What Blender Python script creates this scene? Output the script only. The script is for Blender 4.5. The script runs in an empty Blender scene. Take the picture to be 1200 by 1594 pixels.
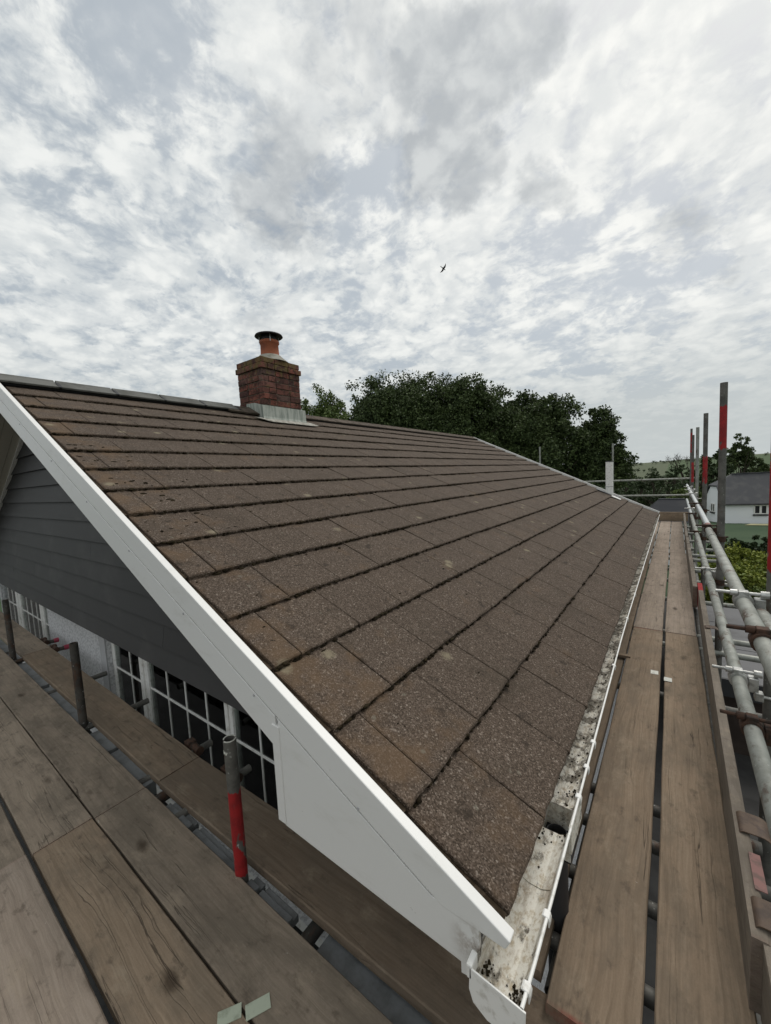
import bpy, math, random
import numpy as np
from mathutils import Vector, Matrix
random.seed(7); rng = np.random.default_rng(7)
scene = bpy.context.scene
COL = scene.collection

# ------------------------------------------------------------------ camera, sky, sun, exposure
R_ = Vector((0.804207, 0.592132, -0.051289)); U_ = Vector((-0.009466, 0.099045, 0.995038)); F_ = Vector((-0.594273, 0.799731, -0.085258))
CAM = Vector((0.309972, -0.816584, 1.052174))
cam_data = bpy.data.cameras.new('camera'); cam = bpy.data.objects.new('camera', cam_data); COL.objects.link(cam)
m = Matrix.Identity(4)
for i in range(3):
    m[i][0] = R_[i]; m[i][1] = U_[i]; m[i][2] = -F_[i]; m[i][3] = CAM[i]
cam.matrix_world = m
cam_data.sensor_fit = 'HORIZONTAL'; cam_data.sensor_width = 36; cam_data.lens = 611.84 / 1200 * 36
cam_data.clip_start = 0.02; cam_data.clip_end = 12000
scene.camera = cam
SUN_EL, SUN_AZ = math.radians(56), math.radians(14)      # azimuth measured from +Y towards +X
SUN_DIR = Vector((math.sin(SUN_AZ) * math.cos(SUN_EL), math.cos(SUN_AZ) * math.cos(SUN_EL), math.sin(SUN_EL)))
SUN_STRENGTH, SUN_ANGLE = 1.35, 30
EXPOSURE = 0.25
scene.view_settings.view_transform = 'Standard'; scene.view_settings.look = 'None'
scene.view_settings.exposure = EXPOSURE; scene.view_settings.gamma = 1.0
scene.view_settings.use_curve_mapping = False

def lin(r, g, b):
    f = lambda c: (c / 255 / 12.92) if c / 255 <= 0.04045 else ((c / 255 + 0.055) / 1.055) ** 2.4
    return (f(r), f(g), f(b), 1)

class NT:
    """small helper round a node tree"""
    def __init__(s, tree): s.t = tree
    def n(s, typ, **kw):
        nd = s.t.nodes.new(typ)
        for k, v in kw.items():
            if k == 'ins':
                for a, b in v.items():
                    if hasattr(b, 'links') or isinstance(b, bpy.types.NodeSocket): s.t.links.new(b, nd.inputs[a])
                    else: nd.inputs[a].default_value = b
            else: setattr(nd, k, v)
        return nd
    def math(s, op, a, b=0.0, c=0.0, clamp=False):
        return s.n('ShaderNodeMath', operation=op, use_clamp=clamp, ins={0: a, 1: b, 2: c}).outputs[0]
    def vmath(s, op, a, b=(0, 0, 0)):
        return s.n('ShaderNodeVectorMath', operation=op, ins={0: a, 1: b}).outputs[0]
    def dot(s, a, b):
        return s.n('ShaderNodeVectorMath', operation='DOT_PRODUCT', ins={0: a, 1: b}).outputs['Value']
    def noise(s, vec, scale, detail=4, rough=0.55, dist=0.0):
        return s.n('ShaderNodeTexNoise', ins={'Vector': vec, 'Scale': scale, 'Detail': detail, 'Roughness': rough, 'Distortion': dist}).outputs[0]
    def vor(s, vec, scale, feature='F1', out=0, rand=1.0):
        return s.n('ShaderNodeTexVoronoi', feature=feature, ins={'Vector': vec, 'Scale': scale, 'Randomness': rand}).outputs[out]
    def smooth(s, x, a, b, lo=0.0, hi=1.0):
        return s.n('ShaderNodeMapRange', interpolation_type='SMOOTHSTEP', ins={0: x, 1: a, 2: b, 3: lo, 4: hi}).outputs[0]
    def mix(s, f, a, b, blend='MIX'):
        nd = s.n('ShaderNodeMix', data_type='RGBA', blend_type=blend)
        for i, v in ((0, f), (6, a), (7, b)):
            if isinstance(v, bpy.types.NodeSocket): s.t.links.new(v, nd.inputs[i])
            else: nd.inputs[i].default_value = v
        return nd.outputs[2]
    def ramp(s, f, stops):
        nd = s.n('ShaderNodeValToRGB'); cr = nd.color_ramp
        while len(cr.elements) < len(stops): cr.elements.new(0.5)
        for e, (p, c) in zip(cr.elements, stops): e.position = p; e.color = c
        s.t.links.new(f, nd.inputs[0]); return nd.outputs[0]
    def mapping(s, vec, scale=(1, 1, 1), loc=(0, 0, 0), rot=(0, 0, 0)):
        return s.n('ShaderNodeMapping', ins={'Vector': vec, 'Scale': scale, 'Location': loc, 'Rotation': rot}).outputs[0]

world = bpy.data.worlds.new('World'); scene.world = world; world.use_nodes = True
def build_sky():
    t = NT(world.node_tree); world.node_tree.nodes.clear()
    d = t.n('ShaderNodeTexCoord').outputs['Generated']
    sx = t.n('ShaderNodeSeparateXYZ', ins={0: d})
    z = sx.outputs[2]
    den = t.math('ADD', t.math('MAXIMUM', z, 0.0), 0.26)
    uv = t.n('ShaderNodeCombineXYZ', ins={0: t.math('DIVIDE', sx.outputs[0], den), 1: t.math('DIVIDE', sx.outputs[1], den), 2: 0.0}).outputs[0]
    scl = lambda v, k: t.n('ShaderNodeVectorMath', operation='SCALE', ins={0: v, 3: k}).outputs[0]
    ctr = lambda v: t.vmath('SUBTRACT', v, (0.5, 0.5, 0.5))
    warp = ctr(t.n('ShaderNodeTexNoise', ins={'Vector': uv, 'Scale': 2.0, 'Detail': 5.0, 'Roughness': 0.6}).outputs['Color'])
    uvw = t.vmath('ADD', uv, scl(warp, 0.20))
    big = t.noise(t.vmath('ADD', uv, (3.1, 1.7, 0)), 1.1, 3, 0.5)
    mid = t.noise(uvw, 3.6, 7, 0.55)
    lump = t.noise(t.vmath('ADD', uvw, (7.3, 2.2, 0.4)), 10.0, 7, 0.55)
    fine = t.noise(t.vmath('ADD', uvw, (1.3, 9.2, 0.4)), 30.0, 6, 0.6)
    w2 = ctr(t.n('ShaderNodeTexNoise', ins={'Vector': uv, 'Scale': 9.0, 'Detail': 5.0, 'Roughness': 0.62}).outputs['Color'])
    uvp = t.vmath('ADD', uvw, scl(w2, 0.11))
    puff = t.math('SUBTRACT', 0.8, t.n('ShaderNodeTexVoronoi', feature='SMOOTH_F1', ins={'Vector': uvp, 'Scale': 9.0, 'Smoothness': 0.6}).outputs[0])
    puff2 = t.math('SUBTRACT', 0.8, t.n('ShaderNodeTexVoronoi', feature='SMOOTH_F1', ins={'Vector': t.vmath('ADD', uvp, (4, 4, 1)), 'Scale': 21.0, 'Smoothness': 0.6}).outputs[0])
    dw = t.vmath('ADD', d, scl(ctr(t.n('ShaderNodeTexNoise', ins={'Vector': d, 'Scale': 5.0, 'Detail': 6.0, 'Roughness': 0.62}).outputs['Color']), 0.24))
    dw = t.n('ShaderNodeVectorMath', operation='NORMALIZE', ins={0: dw}).outputs[0]
    def blobs(lst):
        acc = None
        for (v, w, a) in lst:
            L = math.sqrt(sum(c * c for c in v)); v = tuple(c / L for c in v)
            s_ = t.math('MULTIPLY', t.smooth(t.dot(dw, v), math.cos(w), 1.0), a)
            acc = s_ if acc is None else t.math('ADD', acc, s_)
        return acc
    # broad parts of the sky where the cloud sheet is thinner
    holes = blobs([((-0.7363, 0.221, 0.6395), .26, .07), ((-0.6318, 0.3924, 0.6684), .16, .08), ((-0.523, 0.6325, 0.5715), .11, .10),
                   ((-0.647, 0.3247, 0.69), .16, .05), ((-0.12, 0.90, 0.37), .24, .08), ((-0.41, 0.69, 0.5), .12, .06), ((-0.72, 0.66, 0.22), .3, .04)])
    cov = t.math('ADD', t.math('MULTIPLY', mid, 0.55), t.math('ADD', t.math('MULTIPLY', lump, 0.30), t.math('MULTIPLY', puff, 0.22)))
    cover = t.smooth(t.math('SUBTRACT', t.math('ADD', cov, t.math('MULTIPLY', t.math('SUBTRACT', fine, 0.5), 0.38)), holes), 0.33, 0.50)
    shades = blobs([((-0.4301, 0.5724, 0.6982), .15, .75), ((-0.3099, 0.6399, 0.7032), .085, .8), ((-0.2072, 0.7046, 0.6787), .10, .85),
                    ((-0.333, 0.7015, 0.6301), .10, .85), ((-0.4097, 0.6903, 0.5964), .08, .8), ((-0.2016, 0.8278, 0.5235), .08, .8),
                    ((0.0205, 0.9157, 0.4014), .12, .7), ((-0.6086, 0.5457, 0.576), .13, .9), ((-0.3147, 0.7666, 0.5597), .08, .8), ((-0.7, 0.56, 0.42), .22, .4)])
    patch = t.math('ADD', shades, t.math('ADD', t.math('MULTIPLY', t.math('SUBTRACT', mid, 0.5), 1.5), t.math('MULTIPLY', t.math('SUBTRACT', lump, 0.5), 0.8)))
    ragged = t.smooth(t.math('ADD', t.math('MULTIPLY', mid, 0.6), t.math('MULTIPLY', lump, 0.4)), 0.40, 0.66)
    dark = t.math('MULTIPLY', t.smooth(patch, 0.30, 1.05), t.smooth(shades, 0.0, 0.45))
    dark = t.math('ADD', dark, t.math('MULTIPLY', t.smooth(big, 0.54, 0.72), 0.15), clamp=True)
    relief = t.smooth(t.math('ADD', t.math('ADD', t.math('ADD', t.math('MULTIPLY', lump, 0.42), t.math('MULTIPLY', mid, 0.25)), t.math('MULTIPLY', fine, 0.16)), t.math('ADD', t.math('MULTIPLY', puff, 0.26), t.math('MULTIPLY', puff2, 0.22))), 0.47, 0.735)
    glow = t.smooth(t.dot(d, tuple(SUN_DIR)), 0.50, 1.0)
    bright = t.mix(glow, lin(222, 224, 222), lin(233, 233, 229))
    low = t.mix(glow, lin(194, 199, 201), lin(214, 216, 215))
    c = t.mix(relief, low, bright)
    c = t.mix(t.math('MULTIPLY', dark, 0.66, clamp=True), c, t.mix(relief, lin(146, 152, 158), lin(178, 183, 186)))
    haze = t.smooth(z, 0.34, 0.04)
    c = t.mix(t.math('MULTIPLY', haze, 0.88), c, lin(178, 184, 184))
    sky = t.n('ShaderNodeTexSky', sky_type='NISHITA', sun_disc=False, sun_elevation=SUN_EL, sun_rotation=SUN_AZ, altitude=50, air_density=1.0, dust_density=4.0)
    bg_sky = t.n('ShaderNodeBackground', ins={0: t.mix(0.45, sky.outputs[0], (4.8, 6.1, 7.2, 1)), 1: 0.064})
    bg_cl = t.n('ShaderNodeBackground', ins={0: c, 1: 1.0})
    veil = t.math('ADD', t.math('MULTIPLY', cover, 0.50), 0.50)
    veil = t.math('MAXIMUM', veil, haze)
    ms = t.n('ShaderNodeMixShader', ins={0: veil, 1: bg_sky.outputs[0], 2: bg_cl.outputs[0]})
    t.n('ShaderNodeOutputWorld', ins={0: ms.outputs[0]})
build_sky()
sun_data = bpy.data.lights.new('sun', 'SUN'); sun_data.energy = SUN_STRENGTH; sun_data.angle = math.radians(SUN_ANGLE); sun_data.color = (1, 0.96, 0.9)
sun = bpy.data.objects.new('sun', sun_data); COL.objects.link(sun); sun.location = (0, 0, 30)
sun.rotation_euler = SUN_DIR.to_track_quat('Z', 'Y').to_euler()

# ------------------------------------------------------------------ frame of the place (z = 0 at the eave edge of the tiles)
AL = 0.4474316; CA, SA = math.cos(AL), math.sin(AL)
SR = 4.7415; XR, ZR = SR * CA, SR * SA; LEN = 9.615
GAUGE, TW = 0.3105, 0.3436
GROUND = -2.6
def rp(s, y, h=0.0): return Vector((-s * CA + h * SA, y, s * SA + h * CA))
MIR = lambda p: Vector((-2 * XR - p.x, p.y, p.z))

# ------------------------------------------------------------------ mesh builder
class MB:
    def __init__(s): s.v = []; s.f = []; s.sm = []
    def add(s, vs, fs, smooth=False):
        o = len(s.v); s.v += [tuple(v) for v in vs]; s.f += [tuple(i + o for i in f) for f in fs]; s.sm += [smooth] * len(fs); return s
    def box(s, x0, x1, y0, y1, z0, z1):
        return s.add([(x0, y0, z0), (x1, y0, z0), (x1, y1, z0), (x0, y1, z0), (x0, y0, z1), (x1, y0, z1), (x1, y1, z1), (x0, y1, z1)],
                     [(3, 2, 1, 0), (4, 5, 6, 7), (0, 1, 5, 4), (1, 2, 6, 5), (2, 3, 7, 6), (3, 0, 4, 7)])
    def obox(s, c, ax, ay, az):
        """oriented box: centre and three half-axis vectors"""
        c, ax, ay, az = map(Vector, (c, ax, ay, az)); vs = []
        for k in (-1, 1):
            for (i, j) in ((-1, -1), (1, -1), (1, 1), (-1, 1)): vs.append(c + ax * i + ay * j + az * k)
        return s.add(vs, [(3, 2, 1, 0), (4, 5, 6, 7), (0, 1, 5, 4), (1, 2, 6, 5), (2, 3, 7, 6), (3, 0, 4, 7)])
    def prism(s, poly, off):
        """poly: list of 3D points, extruded by the vector off"""
        n = len(poly); a = [Vector(p) for p in poly]; b = [p + Vector(off) for p in a]
        nrm = Vector((0, 0, 0))
        for i in range(n): nrm += a[i].cross(a[(i + 1) % n])
        if nrm.dot(Vector(off)) < 0: a, b = b, a
        return s.add(a + b, [tuple(reversed(range(n)))] + [tuple(range(n, 2 * n))] + [(i, (i + 1) % n, n + (i + 1) % n, n + i) for i in range(n)])
    def tube(s, p0, p1, r, n=16, r1=None, hollow=0.0, caps=True):
        p0, p1 = Vector(p0), Vector(p1); d = (p1 - p0).normalized()
        a = d.orthogonal().normalized(); b = d.cross(a); r1 = r if r1 is None else r1
        ring = lambda p, rr: [p + (a * math.cos(2 * math.pi * i / n) + b * math.sin(2 * math.pi * i / n)) * rr for i in range(n)]
        vs = ring(p0, r) + ring(p1, r1)
        s.add(vs, [(i, (i + 1) % n, n + (i + 1) % n, n + i) for i in range(n)], True)
        if hollow:
            k = 1 - hollow / r; e = d * 0.06
            for p, rr, sg in ((p0, r, -1), (p1, r1, 1)):
                o_, i_, dp = ring(p, rr), ring(p, rr * k), ring(p - e * sg, rr * k)
                fs = [(i, (i + 1) % n, n + (i + 1) % n, n + i) for i in range(n)] + [(n + i, n + (i + 1) % n, 2 * n + (i + 1) % n, 2 * n + i) for i in range(n)] + [tuple(range(2 * n, 3 * n))]
                if sg < 0: fs = [tuple(reversed(f)) for f in fs]
                s.add(o_ + i_ + dp, [tuple(reversed(f)) for f in fs])
        elif caps:
            s.add(ring(p0, r), [tuple(reversed(range(n)))]); s.add(ring(p1, r1), [tuple(range(n))])
        return s
    def path(s, pts, radii, n=6):
        for (p, q, a, b) in zip(pts[:-1], pts[1:], radii[:-1], radii[1:]): s.tube(p, q, a, n, b, caps=False)
        return s
    def lathe(s, prof, c, n=24):
        c = Vector(c); vs = []
        for (r, z) in prof: vs += [c + Vector((r * math.cos(2 * math.pi * i / n), r * math.sin(2 * math.pi * i / n), z)) for i in range(n)]
        fs = [(k * n + i, k * n + (i + 1) % n, (k + 1) * n + (i + 1) % n, (k + 1) * n + i) for k in range(len(prof) - 1) for i in range(n)]
        s.add(vs, fs, True); s.add(vs[:n], [tuple(reversed(range(n)))]); s.add(vs[-n:], [tuple(range(n))]); return s
    def mesh(s, name, mat):
        me = bpy.data.meshes.new(name); me.from_pydata([tuple(v) for v in s.v], [], s.f)
        me.polygons.foreach_set('use_smooth', s.sm)
        if mat: me.materials.append(mat)
        me.update(); return me
    def build(s, name, mat, parent=None, bevel=0.0, origin=None, **props):
        if origin is not None:
            o_ = Vector(origin); s.v = [tuple(Vector(v) - o_) for v in s.v]
        o = link(name, s.mesh(name, mat), parent, origin, **props)
        if bevel:
            b = o.modifiers.new('edge', 'BEVEL'); b.width = bevel; b.segments = 2; b.limit_method = 'ANGLE'; b.angle_limit = math.radians(35)
        return o

WORLD_M = {}
def link(name, me, parent=None, loc=None, mat4=None, **props):
    o = bpy.data.objects.new(name, me); COL.objects.link(o)
    M = mat4 if mat4 is not None else Matrix.Translation(Vector(loc) if loc is not None else Vector((0, 0, 0)))
    if parent is not None:
        o.parent = parent; o.matrix_parent_inverse = WORLD_M[parent.name].inverted()
    o.matrix_basis = M; WORLD_M[o.name] = M
    for k, v in props.items(): o[k] = v
    return o
def thing(name, label, cat, loc, group=None):
    o = link(name, None, None, loc, label=label, category=cat); o.empty_display_size = 0.1
    if group: o['group'] = group
    return o
def npmesh(name, verts, faces, mat, smooth=False):
    """fast mesh from numpy arrays, faces all of one size"""
    me = bpy.data.meshes.new(name); nf, k = faces.shape
    me.vertices.add(len(verts)); me.vertices.foreach_set('co', verts.astype(np.float32).ravel())
    me.loops.add(nf * k); me.loops.foreach_set('vertex_index', faces.astype(np.int32).ravel())
    me.polygons.add(nf); me.polygons.foreach_set('loop_start', np.arange(0, nf * k, k, dtype=np.int32))
    me.polygons.foreach_set('use_smooth', np.full(nf, smooth))
    me.update(calc_edges=True); me.materials.append(mat); return me

# ------------------------------------------------------------------ materials
def material(name):
    mt = bpy.data.materials.new(name); mt.use_nodes = True; mt.node_tree.nodes.clear(); t = NT(mt.node_tree)
    p = t.n('ShaderNodeBsdfPrincipled'); t.n('ShaderNodeOutputMaterial', ins={0: p.outputs[0]})
    def setp(**kw):
        for k, v in kw.items():
            k = k.replace('_', ' ').title().replace('Ior', 'IOR')
            if k == 'Specular': k = 'Specular IOR Level'
            if isinstance(v, bpy.types.NodeSocket): t.t.links.new(v, p.inputs[k])
            else: p.inputs[k].default_value = v
    def bump(h, strength=0.3, dist=0.01):
        b = t.n('ShaderNodeBump', ins={'Height': h, 'Strength': strength, 'Distance': dist}); t.t.links.new(b.outputs[0], p.inputs['Normal'])
    t.pos = t.n('ShaderNodeNewGeometry').outputs['Position']
    t.obj = t.n('ShaderNodeTexCoord').outputs['Object']
    t.rnd = t.n('ShaderNodeObjectInfo').outputs['Random']
    return mt, t, setp, bump
def attr(t, name): return t.n('ShaderNodeAttribute', attribute_type='OBJECT', attribute_name=name).outputs['Fac']
MAT = {}
def m_tile():
    mt, t, setp, bump = material('granule_faced_concrete_tile')
    grain = t.n('ShaderNodeTexVoronoi', ins={'Vector': t.pos, 'Scale': 260.0})
    cell = t.n('ShaderNodeSeparateColor', ins={0: grain.outputs['Color']}).outputs[0]
    g2 = t.n('ShaderNodeSeparateColor', ins={0: t.n('ShaderNodeTexVoronoi', ins={'Vector': t.pos, 'Scale': 165.0}).outputs['Color']}).outputs[1]
    base = t.ramp(cell, [(0.0, (0.036, 0.026, 0.018, 1)), (0.45, (0.074, 0.054, 0.040, 1)), (0.82, (0.105, 0.079, 0.061, 1)), (1.0, (0.18, 0.142, 0.113, 1))])
    base = t.mix(t.smooth(g2, 0.955, 0.985, 0, 0.6), base, (0.28, 0.235, 0.195, 1))
    tone = t.math('ADD', t.math('MULTIPLY', t.rnd, 0.12), 0.94)
    base = t.mix(1.0, base, t.n('ShaderNodeCombineXYZ', ins={0: tone, 1: tone, 2: tone}).outputs[0], 'MULTIPLY')
    blot = t.noise(t.pos, 3.3, 5, 0.65)
    base = t.mix(t.smooth(blot, 0.50, 0.70, 0, 0.45), base, (0.055, 0.042, 0.030, 1))
    soot = t.noise(t.vmath('ADD', t.pos, (3, 8, 1)), 11.0, 4, 0.6)
    base = t.mix(t.smooth(soot, 0.60, 0.72, 0, 0.75), base, (0.028, 0.021, 0.015, 1))
    yv = t.n('ShaderNodeSeparateXYZ', ins={0: t.pos}).outputs[1]
    near = t.smooth(yv, 0.65, 0.0)
    och = t.smooth(t.math('ADD', t.noise(t.vmath('ADD', t.pos, (5, 1, 9)), 5.0, 5, 0.65), t.math('MULTIPLY', near, 0.16)), 0.56, 0.80)
    base = t.mix(t.math('MULTIPLY', och, 0.62), base, (0.125, 0.080, 0.046, 1))
    pale = t.n('ShaderNodeTexVoronoi', ins={'Vector': t.vmath('ADD', t.pos, (1, 4, 2)), 'Scale': 3.6}).outputs[0]
    pn = t.math('ADD', pale, t.math('MULTIPLY', t.math('SUBTRACT', t.noise(t.pos, 42, 3, 0.7), 0.5), 0.16))
    base = t.mix(t.smooth(pn, 0.15, 0.03, 0, 0.6), base, (0.27, 0.235, 0.16, 1))
    lr = t.n('ShaderNodeTexVoronoi', ins={'Vector': t.vmath('ADD', t.pos, (6, 2, 7)), 'Scale': 8.5}).outputs[0]
    lr = t.math('ADD', lr, t.math('MULTIPLY', t.math('SUBTRACT', t.noise(t.pos, 60, 3, 0.7), 0.5), 0.10))
    base = t.mix(t.smooth(lr, 0.10, 0.04, 0, 0.35), base, (0.22, 0.21, 0.165, 1))
    moss = t.noise(t.vmath('ADD', t.pos, (9, 2, 2)), 26.0, 3, 0.5)
    base = t.mix(t.smooth(moss, 0.735, 0.76, 0, 0.9), base, (0.012, 0.010, 0.006, 1))
    setp(base_color=base, roughness=0.93, specular=0.25)
    bump(t.math('ADD', t.math('MULTIPLY', cell, 0.6), t.math('MULTIPLY', g2, 0.8)), 0.55, 0.004)
    return mt
MAT['tile'] = m_tile()
def m_simple(name, col, rough=0.6, var=0.0, nscale=8.0, col2=None, lo=0.4, hi=0.65, bumps=None, spec=0.4, metal=0.0, objspace=False):
    mt, t, setp, bump = material(name)
    src = t.obj if objspace else t.pos
    c = col
    if col2 is not None: c = t.mix(t.smooth(t.noise(src, nscale, 6, 0.62), lo, hi), col, col2)
    if var:
        tone = t.math('ADD', t.math('MULTIPLY', t.rnd, var * 2), 1 - var)
        c = t.mix(1.0, c, t.n('ShaderNodeCombineXYZ', ins={0: tone, 1: tone, 2: tone}).outputs[0], 'MULTIPLY')
    setp(base_color=c, roughness=rough, specular=spec, metallic=metal)
    if bumps: bump(t.noise(src, bumps[0], 4, 0.6), bumps[1], bumps[2])
    return mt
MAT['moss'] = m_simple('dark_moss', (0.016, 0.012, 0.007, 1), 0.95, 0, 30, (0.034, 0.026, 0.014, 1), 0.45, 0.6, (120, 0.6, 0.01), 0.1)
MAT['underlay'] = m_simple('dark_roof_underlay', (0.014, 0.012, 0.010, 1), 0.95)
MAT['mortar_dark'] = m_simple('weathered_verge_mortar', (0.06, 0.045, 0.032, 1), 0.95, 0, 20, (0.03, 0.022, 0.014, 1), 0.4, 0.6, (90, 0.5, 0.01), 0.1)
MAT['ridge'] = m_simple('grey_concrete_ridge', (0.125, 0.125, 0.115, 1), 0.85, 0.12, 6, (0.075, 0.075, 0.066, 1), 0.42, 0.66, (80, 0.3, 0.006), 0.3)
MAT['ridge_brown'] = m_simple('brown_mossy_ridge', (0.10, 0.078, 0.062, 1), 0.9, 0.12, 9, (0.05, 0.040, 0.028, 1), 0.42, 0.64, (60, 0.5, 0.01), 0.2)
def m_upvc():
    mt, t, setp, bump = material('weathered_white_upvc')
    st = t.noise(t.mapping(t.pos, (5, 5, 14)), 1.0, 7, 0.66)
    c = t.mix(t.smooth(st, 0.52, 0.84, 0, 0.6), (0.74, 0.735, 0.715, 1), (0.56, 0.545, 0.50, 1))
    c = t.mix(t.smooth(t.noise(t.pos, 33, 3, 0.6), 0.745, 0.78, 0, 0.6), c, (0.20, 0.18, 0.14, 1))
    # grime in the gutter corner at the foot of the bargeboard
    dv = t.n('ShaderNodeVectorMath', operation='DISTANCE', ins={0: t.pos, 1: (-0.055, -0.08, -0.055)}).outputs['Value']
    gr = t.math('MULTIPLY', t.smooth(dv, 0.085, 0.01), t.smooth(t.noise(t.pos, 22, 5, 0.7), 0.35, 0.62))
    c = t.mix(gr, c, (0.22, 0.16, 0.11, 1))
    setp(base_color=c, roughness=0.42, specular=0.45); bump(t.noise(t.pos, 9, 2), 0.03, 0.01); return mt
MAT['upvc'] = m_upvc()
MAT['white'] = m_simple('clean_white_plastic', (0.80, 0.79, 0.76, 1), 0.4, 0, 30, (0.52, 0.50, 0.45, 1), 0.5, 0.72)
def m_gutter():
    mt, t, setp, bump = material('lichen_stained_white_gutter')
    sp = t.n('ShaderNodeSeparateXYZ', ins={0: t.pos}); y = sp.outputs[1]
    w = t.mapping(t.pos, (24, 15, 24))
    n1 = t.noise(w, 1.0, 8, 0.72); n2 = t.noise(t.mapping(t.pos, (70, 48, 70)), 1.0, 7, 0.74)
    white = t.mix(t.smooth(n2, 0.46, 0.66), (0.76, 0.735, 0.66, 1), (0.50, 0.43, 0.32, 1))
    grime = t.mix(t.smooth(n2, 0.40, 0.60), (0.085, 0.070, 0.052, 1), (0.26, 0.24, 0.20, 1))
    # more dirt beyond the outlet, and at the stop end
    far = t.smooth(y, 0.50, 0.66); end = t.smooth(y, 0.02, -0.09)
    amount = t.math('ADD', t.math('ADD', t.math('MULTIPLY', far, 0.095), t.math('MULTIPLY', end, 0.12)), n1)
    streak = t.noise(t.mapping(t.vmath('ADD', t.pos, (2, 5, 1)), (38, 11, 30)), 1.0, 7, 0.74)
    c = t.mix(t.smooth(amount, 0.535, 0.64), t.mix(t.smooth(streak, 0.48, 0.68, 0, 0.55), white, (0.25, 0.18, 0.115, 1)), grime)
    setp(base_color=c, roughness=0.75, specular=0.3)
    bump(n2, 0.5, 0.004); return mt
MAT['gutter'] = m_gutter()
MAT['cladding'] = m_simple('slate_grey_weatherboard', (0.046, 0.045, 0.046, 1), 0.6, 0.06, 2.5, (0.064, 0.062, 0.062, 1), 0.5, 0.75, (60, 0.06, 0.004), 0.35)
MAT['soffit'] = m_simple('cream_soffit', (0.52, 0.49, 0.42, 1), 0.55)
MAT['render'] = m_simple('white_roughcast_render', (0.74, 0.74, 0.75, 1), 0.9, 0, 40, (0.52, 0.52, 0.53, 1), 0.45, 0.6, (95, 0.9, 0.02), 0.2)
MAT['trim'] = m_simple('smooth_grey_band', (0.42, 0.42, 0.43, 1), 0.7)
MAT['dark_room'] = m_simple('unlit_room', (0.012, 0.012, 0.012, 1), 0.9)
MAT['curtain'] = m_simple('green_curtain', (0.045, 0.085, 0.05, 1), 0.9)
def m_glass():
    mt = bpy.data.materials.new('window_glass'); mt.use_nodes = True; mt.node_tree.nodes.clear(); t = NT(mt.node_tree)
    tr = t.n('ShaderNodeBsdfTransparent', ins={0: (0.82, 0.86, 0.84, 1)}); gl = t.n('ShaderNodeBsdfGlossy', ins={0: (1, 1, 1, 1), 1: 0.01})
    fr = t.n('ShaderNodeFresnel', ins={0: 1.5})
    ms = t.n('ShaderNodeMixShader', ins={0: fr.outputs[0], 1: tr.outputs[0], 2: gl.outputs[0]}); t.n('ShaderNodeOutputMaterial', ins={0: ms.outputs[0]}); return mt
MAT['glass'] = m_glass()
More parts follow.
